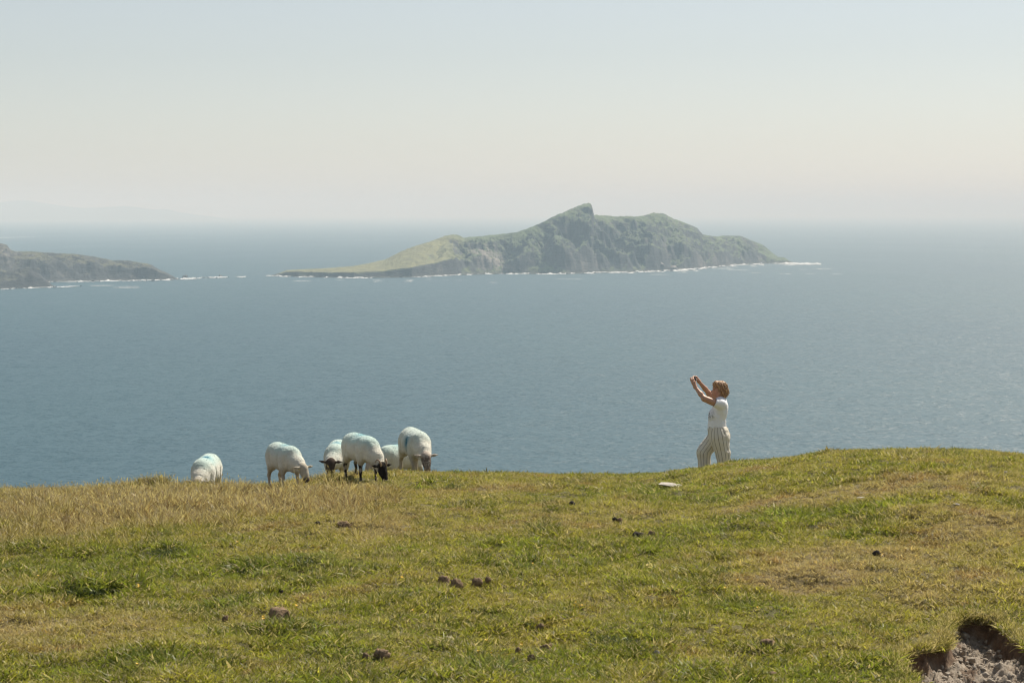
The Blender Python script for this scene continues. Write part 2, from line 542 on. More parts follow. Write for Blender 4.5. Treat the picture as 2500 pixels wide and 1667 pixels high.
me = coast('island', ISLE_TOP, ISLE_SHORE,
           ([664, 720, 900, 1100, 1250, 1440, 1620, 1720, 1850, 1942], [25, 70, 210, 330, 210, 300, 330, 260, 170, 20]),
           ([664, 900, 1250, 1440, 1700, 1942], [40, 160, 200, 240, 220, 30]),
           46.0, 3.1, 1.25, 190,
           ([664, 760, 900, 1000, 1110, 1160, 1240, 1440, 1620, 1760, 1942], [0.92, 0.75, 0.52, 0.34, 0.40, 0.45, 0.40, 0.30, 0.28, 0.42, 0.7],
            [0.25, 0.14, 0.06, 0.05, 0.08, 0.2, 0.18, 0.16, 0.16, 0.2, 0.4]), island_colour, amp_u=([664, 1080, 1150], [0.12, 0.15, 1.0]),
           gullies=[(1225, 1262, 45, -38), (1318, 1330, 30, -26), (1355, 1352, 24, 16), (1415, 1385, 20, -20), (1470, 1440, 22, 14), (1530, 1490, 24, -18), (1590, 1540, 24, 12), (1655, 1590, 28, -20), (1735, 1660, 24, -16), (1800, 1740, 24, -14), (1135, 1118, 22, -16), (1060, 1075, 18, -10)])
tag(obj('island', me, land), kind='structure')


def head_colour(U, T, X, Y, Z, nz, H):
    n = fbm(X / 40, Y / 40, 6.2, 4); n2 = fbm(X / 9, Z / 9, Y / 25, 3)
    veg = sstep(0.84, 0.98, nz + 0.12 * n + 0.1 * n2)
    c = lerp(ROCK * 0.7 * (1 + 0.45 * n2[..., None]), GRASS2 * 0.55, veg * 0.8)
    pale = sstep(0.22, 0.5, fbm(X / 22, Z / 14, 1.5, 3)) * (1 - veg) * 0.18
    pale = np.maximum(pale, sstep(60, 20, U) * 0.4 * sstep(-0.3, 0.2, n2) * sstep(25, 45, Z))
    c = lerp(c, PALE * 0.85, pale)
    return np.clip(lerp(c, DARK * np.ones_like(c), sstep(8 + 4 * n2, 2, Z) * 0.85), 0.01, 1)


HEAD_TOP = [(-260, 560), (-120, 575), (0, 594), (18, 598), (28, 611), (43, 614.5), (77, 614), (115, 617), (179, 620.5), (217, 624), (255, 632), (275, 636), (306, 635), (360, 644), (370, 646), (390, 659), (408, 666), (431, 679), (438, 682)]
HEAD_SHORE = [(-260, 694), (0, 691), (122, 689), (204, 687), (281, 685.5), (383, 684), (438, 682.5)]
me = coast('headland', HEAD_TOP, HEAD_SHORE, ([-260, 0, 200, 370, 438], [260, 170, 120, 60, 15]), ([-260, 200, 438], [150, 120, 20]),
           34.0, 8.4, 1.25, 120, ([-260, 0, 200, 370, 438], [0.6, 0.62, 0.72, 0.8, 0.8], [0.3, 0.4, 0.35, 0.3, 0.5]), head_colour)
tag(obj('headland', me, land), kind='structure')
CRAG_TOP = [(-200, 668), (-60, 672), (0, 671), (15, 664), (51, 656), (77, 657.5), (102, 671.5), (115, 684), (127, 696), (136, 700.5)]
CRAG_SHORE = [(-200, 708), (0, 706), (80, 703.5), (136, 701)]
def crag_colour(*a):
    return np.clip(head_colour(*a) * 0.6, 0.008, 1)


me = coast('rocky_point', CRAG_TOP, CRAG_SHORE, ([-200, 0, 136], [90, 80, 12]), ([-200, 136], [120, 20]),
           26.0, 12.4, 1.1, 90, ([-200, 0, 136], [0.5, 0.5, 0.7], [0.4, 0.4, 0.5]), crag_colour)
tag(obj('rocky_point', me, land), kind='structure')

FAR_TOP = [(-700, 500), (-400, 486), (-150, 498), (0, 494), (26, 490.5), (64, 489), (102, 494.5), (153, 503), (204, 508), (255, 506), (306, 503), (344, 507), (377, 512), (408, 511), (434, 517), (470, 523), (520, 529), (580, 538)]


def far_colour(U, T, X, Y, Z, nz, H):
    return np.clip(lerp(ROCK * np.ones(Z.shape + (1,)), GRASS * 0.8, sstep(0.8, 0.95, nz)), 0.01, 1)


me = coast('distant_hills', FAR_TOP, [(-700, 539), (580, 539)], ([-700, 580], [2500, 900]), ([-700, 580], [1500, 700]), 10.0, 2.4, 5.0, 40,
           ([-700, 580], [0.2, 0.2], [0.2, 0.2]), far_colour)
tag(obj('distant_hills', me, land), kind='structure')


# surf round the coasts: real patches of foam lying on the water
def foam(name, path, out_w, seed, thr, lift=0.5):
    path = np.array(path, float)
    us = np.arange(path[0, 0], path[-1, 0], 0.9)
    vs = np.interp(us, path[:, 0], path[:, 1]); S = sea_pix(us, vs)
    ray = S / np.linalg.norm(S, axis=1)[:, None]
    W = np.interp(us, path[:, 0], out_w)
    ds = np.linspace(-22, W.max(), int(W.max() / 3.0) + 8)
    Dg, Ug = np.meshgrid(ds, us, indexing='ij')
    X = S[:, 0] - ray[:, 0] * Dg; Y = S[:, 1] - ray[:, 1] * Dg
    e = np.clip(Dg / W, -0.3, 1.2)
    n = fbm(X / 30, Y / 60, seed, 5, 0.72) + 0.7 * fbm(X / 110, Y / 300, seed + 4, 2)
    keep = n > thr + 1.15 * np.abs(np.maximum(e, 0)) ** 0.8 - 0.3
    Z = lift + 1.4 * np.clip(1 - np.abs(e) * 2, 0, 1) * (0.4 + np.clip(fbm(X / 12, Y / 12, seed + 8, 3), 0, 1) * 2.2)
    Q = grid_quads(len(us), len(ds))
    k = keep.reshape(-1)[Q].sum(1) >= 3
    V = np.stack([X, Y, Z], -1).reshape(-1, 3)
    used = np.unique(Q[k]); remap = -np.ones(len(V), int); remap[used] = np.arange(len(used))
    o = obj(name, mesh_np(name, V[used], remap[Q[k]]), FOAM)
    tag(o, kind='stuff')
    return o


fs = NT('sea_foam')
fp = fs.n('NewGeometry').outputs['Position']
fs.principled(Base_Color=fs.ramp(fs.noise(fp, 0.12, 4, 0.7), [(0.35, (0.16, 0.22, 0.24)), (0.68, (0.72, 0.73, 0.73))]), Roughness=0.8)
FOAM = fs.m
tag(foam('surf', [(650, 674.5)] + ISLE_SHORE[1:] + [(2005, 645)], [20, 40, 60, 45, 50, 50, 45, 70, 150, 190, 220, 260, 280, 260, 160], 2.0, 0.0), 'white surf breaking along the foot of the green island', 'surf')
tag(foam('surf', [(110, 690), (204, 688), (281, 686.5), (383, 685.5), (431, 682), (480, 679), (600, 677)], [25, 32, 40, 70, 100, 100, 50], 5.0, 0.05), 'white surf trailing off the tip of the dark headland', 'surf')
tag(foam('surf', [(-150, 709), (0, 707.5), (80, 704.5), (136, 702), (200, 700)], [40, 45, 35, 40, 25], 7.0, 0.05), 'white surf at the foot of the dark rocky point', 'surf')
tag(foam('surf', [(-60, 581), (0, 580.5), (36, 580), (85, 579)], [60, 260, 200, 60], 9.0, 0.1), 'thin white breakers far out at the left edge', 'surf')


def foam_streaks():
    V, Q = [], []
    r = random.Random(4)
    spots = [(r.uniform(700, 1250), r.uniform(683, 692)) for _ in range(5)] + [(r.uniform(1480, 2080), r.uniform(655, 672)) for _ in range(12)] + [(r.uniform(150, 330), r.uniform(695, 704)) for _ in range(3)] + [(r.uniform(1250, 1500), r.uniform(676, 690)) for _ in range(2)]
    for u, v in spots:
        c = sea_pix(u, v); L = r.uniform(5, 26); w = r.uniform(3, 9); a = r.uniform(-0.3, 0.3)
        n = 9; b = len(V)
        for i in range(n):
            t = i / (n - 1) * 2 - 1; ww = w * math.sqrt(max(0.02, 1 - t * t)) * r.uniform(0.5, 1.2); yy = t * L * a + r.uniform(-3, 3)
            V.append((c[0] + t * L, c[1] + yy - ww, 0.35)); V.append((c[0] + t * L, c[1] + yy + ww, 0.5))
        for i in range(n - 1):
            Q.append((b + 2 * i, b + 2 * i + 2, b + 2 * i + 3, b + 2 * i + 1))
    o = obj('foam_streaks', mesh_np('foam_streaks', V, Q), FOAM)
    tag(o, 'scattered white foam streaks on open water near the coasts', 'foam', kind='stuff')


foam_streaks()


def lump(name, m, size, seed, rough=0.35, sub=3, freq=1.4, flat=0.0, parent=None):
    """An irregular solid lump about size (x, y, z) metres; flat > 0 cuts facets."""
    bm = bmesh.new()
    bmesh.ops.create_icosphere(bm, subdivisions=sub, radius=1.0)
    p = np.array([v.co[:] for v in bm.verts])
    d = 1 + rough * fbm(p[:, 0] * freq, p[:, 1] * freq, p[:, 2] * freq + seed * 3.7, 3)
    p = p * d[:, None]
    if flat:
        rr = np.random.default_rng(seed)
        for k in range(9):
            nn = rr.normal(size=3); nn /= np.linalg.norm(nn)
            e = np.maximum(p @ nn - (1 - flat * rr.uniform(0.6, 1.4)), 0)
            p = p - e[:, None] * nn * 0.85
    p = p * np.array(size) * 0.5
    for v, q in zip(bm.verts, p): v.co = q
    me = bpy.data.meshes.new(name); bm.to_mesh(me); bm.free()
    me.polygons.foreach_set('use_smooth', np.full(len(me.polygons), not flat))
    return obj(name, me, m, parent)


rk = NT('wet_rock')
rp = rk.n('NewGeometry').outputs['Position']
rk.principled(Base_Color=rk.ramp(rk.noise(rp, 0.3, 4, 0.6), [(0.3, (0.03, 0.03, 0.03)), (0.7, (0.07, 0.065, 0.06))]), Roughness=0.7)
for i, (u, v, w, h, lab) in enumerate([(538, 676, 8, 4, 'small dark rock in the surf beyond the headland tip'), (452, 677, 11, 4, 'low dark rock just off the headland tip'),
                                        (1612, 661, 26, 17, 'dark sea rock standing in white surf under the island'), (1640, 660, 34, 9, 'low flat sea rock right of the taller rock by the island')]):
    c = sea_pix(u, v)
    o = lump('sea_rock', rk.m, (w, w * 0.8, h * 1.6), 20 + i, 0.4)
    o.location = (c[0], c[1], h * 0.2)
    tag(o, lab, 'rock', 'rocks standing in the surf')


# ------------------------------------------------------------------ eroded scar in the turf
def build_scar():
    x0, y0 = HOLE.min(0) - 0.12; x1, y1 = HOLE.max(0) + 0.12
    st = 0.014
    xs = np.arange(x0, x1, st); ys = np.arange(y0, y1, st)
    X, Y = np.meshgrid(xs, ys)
    wx = X + 0.03 * fbm(X * 6, Y * 6, 3.0, 3); wy = Y + 0.03 * fbm(X * 6, Y * 6, 13.0, 3)
    d = hole_dist(wx, wy)
    g = ground(X, Y)
    depth = 0.13 * sstep(-0.015, 0.06, d) + 0.11 * sstep(0.05, 0.6, d) + 0.03 * sstep(0.02, 0.12, d)
    n = fbm(X * 3.2 - Y * 1.5, Y * 2.2, 1.0, 5, 0.6)
    n2 = fbm(X * 17, Y * 17, 5.0, 4, 0.65)
    ins = sstep(0.0, 0.1, d)
    gully = np.abs(fbm((X + Y * 0.8) * 3.0, (Y - X) * 0.7, 8.0, 3))
    Z = g - 0.012 - depth + ins * (0.06 * n + 0.045 * n2 - 0.05 * np.clip(0.25 - gully, 0, 1))
    V = np.stack([X, Y, Z], -1).reshape(-1, 3)
    Q = grid_quads(len(xs), len(ys))
    k = (d.reshape(-1)[Q] > -0.1).all(1)
    me = mesh_np('eroded_bank', V, Q[k])
    set_f(me, 'inside', sstep(0.03, 0.11, d + 0.05 * n).reshape(-1))
    s = NT('bank_soil')
    pos = s.n('NewGeometry').outputs['Position']
    ins_a = s.n('Attribute', attribute_name='inside').outputs['Fac']
    n1 = s.noise(pos, 22, 5, 0.7)
    brown = s.ramp(n1, [(0.3, (0.085, 0.048, 0.026)), (0.7, (0.26, 0.15, 0.078))])
    grit = s.ramp(s.noise(pos, 60, 5, 0.75), [(0.3, (0.20, 0.155, 0.115)), (0.5, (0.44, 0.37, 0.29)), (0.7, (0.60, 0.53, 0.44))])
    c = s.mix(ins_a, brown, grit)
    n3 = s.noise(pos, 7, 3, 0.6)
    c = s.mix(s.ramp(n3, [(0.56, (0, 0, 0)), (0.68, (0.8, 0.8, 0.8))]), c, (0.16, 0.085, 0.042))
    s.principled(Base_Color=c, Roughness=0.95, Normal=s.bump(s.noise(pos, 90, 6, 0.8), 1.0, 0.02))
    o = obj('eroded_bank', me, s.m)
    tag(o, kind='structure')
    st_m = NT('bank_stone')
    sp = st_m.n('TexCoord').outputs['Object']
    st_m.principled(Base_Color=st_m.ramp(st_m.noise(sp, 40, 4, 0.7), [(0.3, (0.20, 0.165, 0.125)), (0.7, (0.40, 0.35, 0.285))]), Roughness=0.9)
    r = random.Random(3)
    zi = lambda x, y: float(Z[min(max(int((y - y0) / st), 0), len(ys) - 1), min(max(int((x - x0) / st), 0), len(xs) - 1)])
    big = [(2370, 1608, 34, 12), (2402, 1645, 36, 14), (2352, 1552, 24, 16), (2338, 1566, 30, 26), (2322, 1548, 28, 9), (2410, 1567, 16, 12), (2352, 1600, 12, 14), (2396, 1578, 24, 9),
           (2418, 1590, 26, 8), (2330, 1595, 12, 9), (2300, 1626, 12, 9), (2345, 1612, 14, 8), (2440, 1630, 18, 12), (2465, 1655, 22, 14), (2380, 1630, 14, 9), (2420, 1660, 26, 12), (2448, 1600, 20, 10), (2312, 1650, 16, 10), (2345, 1650, 18, 9), (2290, 1660, 12, 8)]
    for i, (u, v, w, h) in enumerate(big):
        if hole_dist(*[np.array(c) for c in hit(u, v)[:2]]) < 0.11: continue
        p = hit(u, v + 18)
        # slide along the ray to the sunken floor
        for Yq in np.arange(p[1] - 0.4, p[1] + 2.0, 0.01):
            q = pix(u, v, Yq)
            if q[2] <= zi(q[0], q[1]) + 0.004: break
        k = q[1] / FPX
        so = lump('stone', st_m.m, (w * k * 1.15, w * k * 0.95, h * k * 1.5), 60 + i, 0.45, 3, 1.5, 0.45, parent=o)
        so.location = (q[0], q[1], zi(q[0], q[1]) + h * k * 0.04)
        so.rotation_euler = (r.uniform(-0.2, 0.2), r.uniform(-0.2, 0.3), r.uniform(-0.6, 0.6))
    # loose gravel too small to pick apart
    bm = bmesh.new(); bmesh.ops.create_icosphere(bm, subdivisions=1, radius=1.0)
    bv = np.array([v.co[:] for v in bm.verts]); bf = np.array([[v.index for v in f.verts] for f in bm.faces]); bm.free()
    rr = np.random.default_rng(2)
    N = 6000
    px = rr.uniform(x0, x1, N); py = rr.uniform(y0, y1, N)
    ok = hole_dist(px, py) > 0.07; px, py = px[ok], py[ok]
    vs, fs_ = [], []
    for i, (x, y) in enumerate(zip(px, py)):
        sz = 0.0045 + 0.012 * rr.random() ** 3
        M = bv * (1 + 0.25 * rr.normal(size=(len(bv), 1))) * np.array([1.2, 1.0, 0.8]) * sz
        a = rr.uniform(0, 6.28); ca, sa = math.cos(a), math.sin(a)
        M = np.stack([M[:, 0] * ca - M[:, 1] * sa, M[:, 0] * sa + M[:, 1] * ca, M[:, 2]], 1)
        vs.append(M + np.array([x, y, zi(x, y) + sz * 0.35])); fs_.append(bf + i * len(bv))
    go = obj('gravel', mesh_np('gravel', np.concatenate(vs), np.concatenate(fs_), False), st_m.m, o)
    go['kind'] = 'stuff'


build_scar()


# ------------------------------------------------------------------ grass
def make_blade_set(name, nb, radius, lmin, lmax, width, lean, curve, seed, seedhead=0.0, segs=2):
    r = np.random.default_rng(seed)
    V, F, B = [], [], []
    for i in range(nb):
        a = r.uniform(0, 2 * math.pi); q = radius * math.sqrt(r.random())
        base = np.array([q * math.cos(a), q * math.sin(a), -0.012])
        L = r.uniform(lmin, lmax) * (1 - 0.35 * q / radius)
        az = r.uniform(0, 2 * math.pi) if r.random() < 0.65 else r.normal(2.9, 0.6)
        ln = abs(r.normal(lean, lean * 0.6))
        d = np.array([math.cos(az) * math.sin(ln), math.sin(az) * math.sin(ln), math.cos(ln)])
        side = np.cross(d, [0, 0, 1.0]); side /= np.linalg.norm(side) + 1e-6
        tw = r.uniform(0, math.pi)
        nrm = np.cross(side, d)
        side = side * math.cos(tw) + nrm * math.sin(tw)
        cv = curve * r.uniform(0.3, 1.5)
        w = width * r.uniform(0.6, 1.3)
        b = len(V); rnd = r.random()
        for k in range(segs + 1):
            t = k / segs
            p = base + d * L * t + np.array([math.cos(az), math.sin(az), -0.55]) * cv * L * t * t
            if k == segs:
                V.append(p); B.append((rnd, t))
            else:
                ww = w * (1 - 0.35 * t) * 0.5
                V.append(p - side * ww); V.append(p + side * ww); B += [(rnd, t)] * 2
        for k in range(segs - 1):
            F.append((b + 2 * k, b + 2 * k + 1, b + 2 * k + 3)); F.append((b + 2 * k, b + 2 * k + 3, b + 2 * k + 2))
        F.append((b + 2 * segs - 2, b + 2 * segs - 1, b + 2 * segs))
        if r.random() < seedhead:
            tip = p; b = len(V); ax = (p - base); ax /= np.linalg.norm(ax); hl = r.uniform(0.02, 0.045); hw = r.uniform(0.003, 0.006)
            for kk, (o1, s1) in enumerate(((-0.2, 0.0), (0.3, 1.0), (1.0, 0.0))):
                if s1 == 0: V.append(tip + ax * hl * o1); B.append((0.97, 1.0))
                else:
                    V.append(tip + ax * hl * o1 - side * hw); V.append(tip + ax * hl * o1 + side * hw); B += [(0.97, 1.0)] * 2
            F.append((b, b + 1, b + 2)); F.append((b + 1, b + 3, b + 2))
    me = mesh_np(name, V, F)
    B = np.array(B)
    set_f(me, 'rnd', B[:, 0]); set_f(me, 'along', B[:, 1])
    return me


def grass_material(name, gloss=0.25):
    s = NT(name)
    tint = s.n('Attribute', attribute_name='tint', attribute_type='INSTANCER').outputs['Color']
    dry = s.n('Attribute', attribute_name='dryi', attribute_type='INSTANCER').outputs['Fac']
    rnd = s.n('Attribute', attribute_name='rnd').outputs['Fac']
    al = s.n('Attribute', attribute_name='along').outputs['Fac']
    var = s.n('MapRange', {0: rnd, 1: 0.0, 2: 1.0, 3: 0.42, 4: 1.55}).outputs[0]
    c = s.mix(1.0, tint, s.n('CombineColor', {0: var, 1: var, 2: var}).outputs[0], 'MULTIPLY')
    straw = s.math('GREATER_THAN', s.math('ADD', rnd, s.math('MULTIPLY', dry, 0.42)), 0.93)
    c = s.mix(straw, c, (0.52, 0.44, 0.27))
    tipdry = s.math('MULTIPLY', s.math('POWER', al, 3.0), 0.30)
    c = s.mix(tipdry, c, (0.38, 0.31, 0.16))
    p = s.n('BsdfPrincipled', {'Base Color': c, 'Roughness': 0.48, 'Specular IOR Level': 0.3})
    t = s.n('BsdfTranslucent', {'Color': s.mix(1.0, c, (1.0, 1.0, 0.62), 'MULTIPLY')})
    mx = s.n('MixShader', {0: 0.5, 1: p.outputs[0], 2: t.outputs[0]})
    s.link(mx.outputs[0], s.out.inputs['Surface'])
    return s.m


GRASS_M = grass_material('grass_blades')


def scatter(name, blade_meshes, P, rotz, tilt, scale, tint, dry, idx, label=None):
    """Instances of blade tufts on given ground points (geometry nodes)."""
    src = bpy.data.collections.new(name + '_tufts')
    for k, bme in enumerate(blade_meshes):
        if not bme.materials: bme.materials.append(GRASS_M)
        so = bpy.data.objects.new('%s_tuft_%02d' % (name, k), bme)
        src.objects.link(so)
    me = bpy.data.meshes.new(name)
    me.vertices.add(len(P)); me.vertices.foreach_set('co', np.asarray(P, np.float32).ravel())
    a = me.attributes.new('rot', 'FLOAT_VECTOR', 'POINT')
    a.data.foreach_set('vector', np.stack([tilt[:, 0], tilt[:, 1], rotz], 1).astype(np.float32).ravel())
    set_f(me, 'scl', scale); set_f(me, 'dryi', dry); set_col(me, 'tint', tint)
    a = me.attributes.new('idx', 'INT', 'POINT'); a.data.foreach_set('value', np.asarray(idx, np.int32))
    o = obj(name, me)
    ng = bpy.data.node_groups.new(name + '_nodes', 'GeometryNodeTree')
    ng.interface.new_socket('Geometry', in_out='INPUT', socket_type='NodeSocketGeometry')
    ng.interface.new_socket('Geometry', in_out='OUTPUT', socket_type='NodeSocketGeometry')
    gi = ng.nodes.new('NodeGroupInput'); go = ng.nodes.new('NodeGroupOutput')
    m2p = ng.nodes.new('GeometryNodeMeshToPoints')
    iop = ng.nodes.new('GeometryNodeInstanceOnPoints')
    ci = ng.nodes.new('GeometryNodeCollectionInfo')
    ci.inputs['Collection'].default_value = src
    ci.inputs['Separate Children'].default_value = True
    ci.inputs['Reset Children'].default_value = True

    def na(nm, typ):
        nd = ng.nodes.new('GeometryNodeInputNamedAttribute'); nd.data_type = typ
        nd.inputs['Name'].default_value = nm
        return nd.outputs['Attribute']
    L = ng.links.new
    L(gi.outputs[0], m2p.inputs['Mesh']); L(m2p.outputs[0], iop.inputs['Points'])
    L(ci.outputs[0], iop.inputs['Instance'])
    iop.inputs['Pick Instance'].default_value = True
    L(na('idx', 'INT'), iop.inputs['Instance Index'])
    e2r = ng.nodes.new('FunctionNodeEulerToRotation')
    L(na('rot', 'FLOAT_VECTOR'), e2r.inputs[0]); L(e2r.outputs[0], iop.inputs['Rotation'])
    L(na('scl', 'FLOAT'), iop.inputs['Scale'])
    L(iop.outputs[0], go.inputs[0])
    md = o.modifiers.new('scatter', 'NODES'); md.node_group = ng
    tag(o, label, kind='stuff')
    return o


def turf_tint(x, y, d, r):
    """Blade colour from dryness: lush green, olive, straw and rusty brown."""
    lush = np.array([0.185, 0.225, 0.030]); olive = np.array([0.325, 0.312, 0.055]); straw = np.array([0.46, 0.355, 0.195]); rust = np.array([0.30, 0.175, 0.085])
    d = np.clip(d + r.normal(0, 0.10, len(d)), 0, 1)
    c = lerp(lush * np.ones((len(d), 3)), olive, sstep(0.10, 0.45, d))
    c = lerp(c, straw, sstep(0.45, 0.95, d))
    c = lerp(c, rust, 0.75 * sstep(0.15, 0.55, fbm(x * 1.6, y * 1.2, 21.0, 3)) * sstep(0.3, 0.6, d))
    c = lerp(c, np.array([0.20, 0.24, 0.09]), 0.4 * sstep(0.35, 0.6, fbm(x * 0.9, y * 0.9, 31.0, 2)))
    return c * r.uniform(0.70, 1.30, (len(d), 1))


def build_grass():
    r = np.random.default_rng(21)
    short = [make_blade_set('turf_tuft', 34, 0.075, 0.030, 0.085, 0.0075, 0.55, 0.40, 100 + k) for k in range(10)]
    long_ = [make_blade_set('long_grass_tuft', 34, 0.06, 0.08, 0.23, 0.0055, 0.38, 0.30, 200 + k, 0.2, 3) for k in range(8)]
    # turf
    n = 290000
    y = r.uniform(10.6, 33.6, n); x = r.uniform(-10.2, 9.4, n)
    Yr, _ = ridge(x)
    half = 0.257 * y + 2.0
    dens = np.interp(y, [10.6, 14, 20, 26, 34], [1.0, 1.0, 0.75, 0.6, 0.5])
    ok = (np.abs(x) < half) & (y < Yr + 3.2) & (r.random(n) < dens)
    x, y = x[ok], y[ok]
    hd = np.full(len(x), -1.0); nr = (np.abs(x - HOLE[:, 0].mean()) < 2.5) & (np.abs(y - HOLE[:, 1].mean()) < 2.5)
    hd[nr] = hole_dist(x[nr], y[nr])
    d = dryness(x, y)
    bare = 0.0
    ok = (hd < 0.0) & (r.random(len(x)) > bare)
    x, y, d, hd = x[ok], y[ok], d[ok], hd[ok]
    z = ground(x, y)
    hgt = (0.85 + 0.35 * fbm(x * 0.8, y * 0.8, 14.0, 3)) * (1 + 0.35 * sstep(0.3, 0.05, d)) * r.uniform(0.75, 1.2, len(x))
    hgt *= 1 - 0.25 * sstep(0.7, 1.0, d)
    clump = fbm(x * 5.5, y * 5.0, 51.0, 3)
    hgt *= 1 + 0.55 * clump
    hgt = np.clip(hgt, 0.55, 1.9)
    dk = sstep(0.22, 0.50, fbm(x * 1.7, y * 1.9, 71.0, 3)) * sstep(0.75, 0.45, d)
    hgt = np.clip(hgt * (1 + 0.45 * dk), 0.5, 2.2)
    tint = turf_tint(x, y, d, r) * (1.20 + 0.38 * fbm(x * 7.0, y * 6.0, 61.0, 2))[:, None]
    tint = lerp(tint, np.array([0.075, 0.125, 0.018]), 0.75 * dk * r.uniform(0.3, 1.0, len(x)))  # dark green painted in for the self-shadowing between tall clumps
    tlr = np.clip(patch_sum(TALL, x, y), 0, 1)
    tint = lerp(tint, np.array([0.25, 0.165, 0.075]), 0.5 * tlr * r.uniform(0.3, 1.0, len(x)))
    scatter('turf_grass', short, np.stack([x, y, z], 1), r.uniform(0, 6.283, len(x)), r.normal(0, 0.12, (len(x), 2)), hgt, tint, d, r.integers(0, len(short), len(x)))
    # shaggy fringe hanging over the rim of the scar
    t = r.uniform(0, len(HOLE), 1500); i0 = t.astype(int); f = (t - i0)[:, None]
    q = HOLE[i0] * (1 - f) + HOLE[(i0 + 1) % len(HOLE)] * f + r.normal(0, 0.03, (len(t), 2))
    hq = hole_dist(q[:, 0], q[:, 1]); q = q[(hq < 0.02) & (hq > -0.10)]
    dq = np.clip(dryness(q[:, 0], q[:, 1]) + 0.15, 0, 1)
    scatter('rim_grass', long_, np.stack([q[:, 0], q[:, 1], ground(q[:, 0], q[:, 1]) - 0.02], 1), r.uniform(0, 6.283, len(q)), r.normal(0, 0.4, (len(q), 2)), r.uniform(0.3, 0.6, len(q)), turf_tint(q[:, 0], q[:, 1], dq, r), dq, r.integers(0, len(long_), len(q)))
    # long dry grass on the left brow, thin everywhere else
    n = 80000
    y = r.uniform(11, 33.4, n); x = r.uniform(-10.2, 9.4, n)
    Yr, _ = ridge(x)
    tl = patch_sum(TALL, x, y)
    tuss = sstep(0.35, 0.7, fbm(x * 0.9, y * 0.7, 41.0, 3)) * 0.10
    pr = np.clip(tl * (0.65 + 0.6 * fbm(x * 1.5, y * 1.5, 44.0, 2)) * 0.75, 0, 0.8) + tuss + 0.004
    for sx, sy in (hit(694, 1187)[:2], hit(882, 1166)[:2]):     # cropped close where these two sheep graze
        pr = np.where((np.abs(x - sx) < 0.5) & (y > sy - 1.4) & (y < sy + 0.4), pr * 0.12, pr)
    ok = (np.abs(x) < 0.257 * y + 2.0) & (y < Yr + 2.0) & (r.random(n) < pr) & (hole_dist(x, y) < -0.05)
    x, y, tl = x[ok], y[ok], tl[ok]
    d = np.clip(dryness(x, y) + 0.10 * np.clip(tl, 0, 1) + 0.38 * fbm(x * 1.3, y * 1.1, 81.0, 3), 0, 1)
    ltint = lerp(turf_tint(x, y, d, r), np.array([0.24, 0.145, 0.072]), 0.85 * np.clip(tl, 0, 1) * r.uniform(0.2, 1.0, len(x)))
    sc = (0.5 + 0.5 * np.clip(tl, 0, 1)) * r.uniform(0.6, 1.3, len(x)) * (1 + 0.5 * fbm(x * 1.1, y * 0.9, 85.0, 2))
    scatter('long_grass', long_, np.stack([x, y, ground(x, y)], 1), r.uniform(0, 6.283, len(x)), r.normal(0, 0.12, (len(x), 2)), sc, ltint, d, r.integers(0, len(long_), len(x)))
    print('turf tufts', len(hd), 'long', len(x))


build_grass()


def tussock_material(name, base, tipc):
    s = NT(name)
    rnd = s.n('Attribute', attribute_name='rnd').outputs['Fac']; al = s.n('Attribute', attribute_name='along').outputs['Fac']
    c = s.mix(s.math('MULTIPLY', al, s.math('ADD', rnd, 0.2)), base, tipc)
    p = s.n('BsdfPrincipled', {'Base Color': c, 'Roughness': 0.45, 'Specular IOR Level': 0.4})
    t = s.n('BsdfTranslucent', {'Color': c})
    s.link(s.n('MixShader', {0: 0.3, 1: p.outputs[0], 2: t.outputs[0]}).outputs[0], s.out.inputs['Surface'])
    return s.m


TUS_D = tussock_material('dark_tussock_blades', (0.028, 0.052, 0.012), (0.12, 0.15, 0.03))
TUS_B = tussock_material('brown_tussock_blades', (0.07, 0.055, 0.02), (0.26, 0.19, 0.075))
for i, (u, v, r_, l1, l2, nb, m, lab) in enumerate([
        (412, 1358, 0.14, 0.05, 0.13, 420, TUS_D, 'round dark green grass hummock in the left foreground turf'),
        (1092, 1191, 0.20, 0.05, 0.12, 380, TUS_D, 'dark green grass clump below the speckled-faced sheep'),
        (22, 1238, 0.17, 0.08, 0.20, 420, TUS_D, 'dark grass clump at the left edge of the picture'),
        (372, 1180, 0.20, 0.08, 0.19, 420, TUS_B, 'olive brown grass tussock on the brow left of the lone sheep'),
        (1500, 1573, 0.15, 0.05, 0.12, 300, TUS_D, 'green leafy tuft beside the small grey stone in foreground'),
        (745, 1372, 0.18, 0.05, 0.12, 320, TUS_D, 'dark green grass clump right of the round hummock'),
        (225, 1442, 0.20, 0.05, 0.11, 360, TUS_D, 'dark low grass clump below the lush left patch'),
        (790, 1170, 0.14, 0.06, 0.13, 260, TUS_D, 'shaded grass tuft in front of the black-faced sheep'),
        (1692, 1224, 0.09, 0.05, 0.12, 160, TUS_B, 'small rusty brown tuft below the flat pale stone')]):
    p = hit(u, v)
    o = obj('grass_tussock', make_blade_set('grass_tussock', nb, r_, l1, l2, 0.005, 0.45, 0.4, 300 + i, 0.0, 3), m)
    o.location = (p[0], p[1], ground(p[0], p[1]))
    tag(o, lab, 'grass tussock', 'grass tussocks on the hillside')

# yellow flowers: a short stalk and five petals
yf = NT('yellow_petals')
yf.principled(Base_Color=(0.75, 0.46, 0.03, 1), Roughness=0.6)


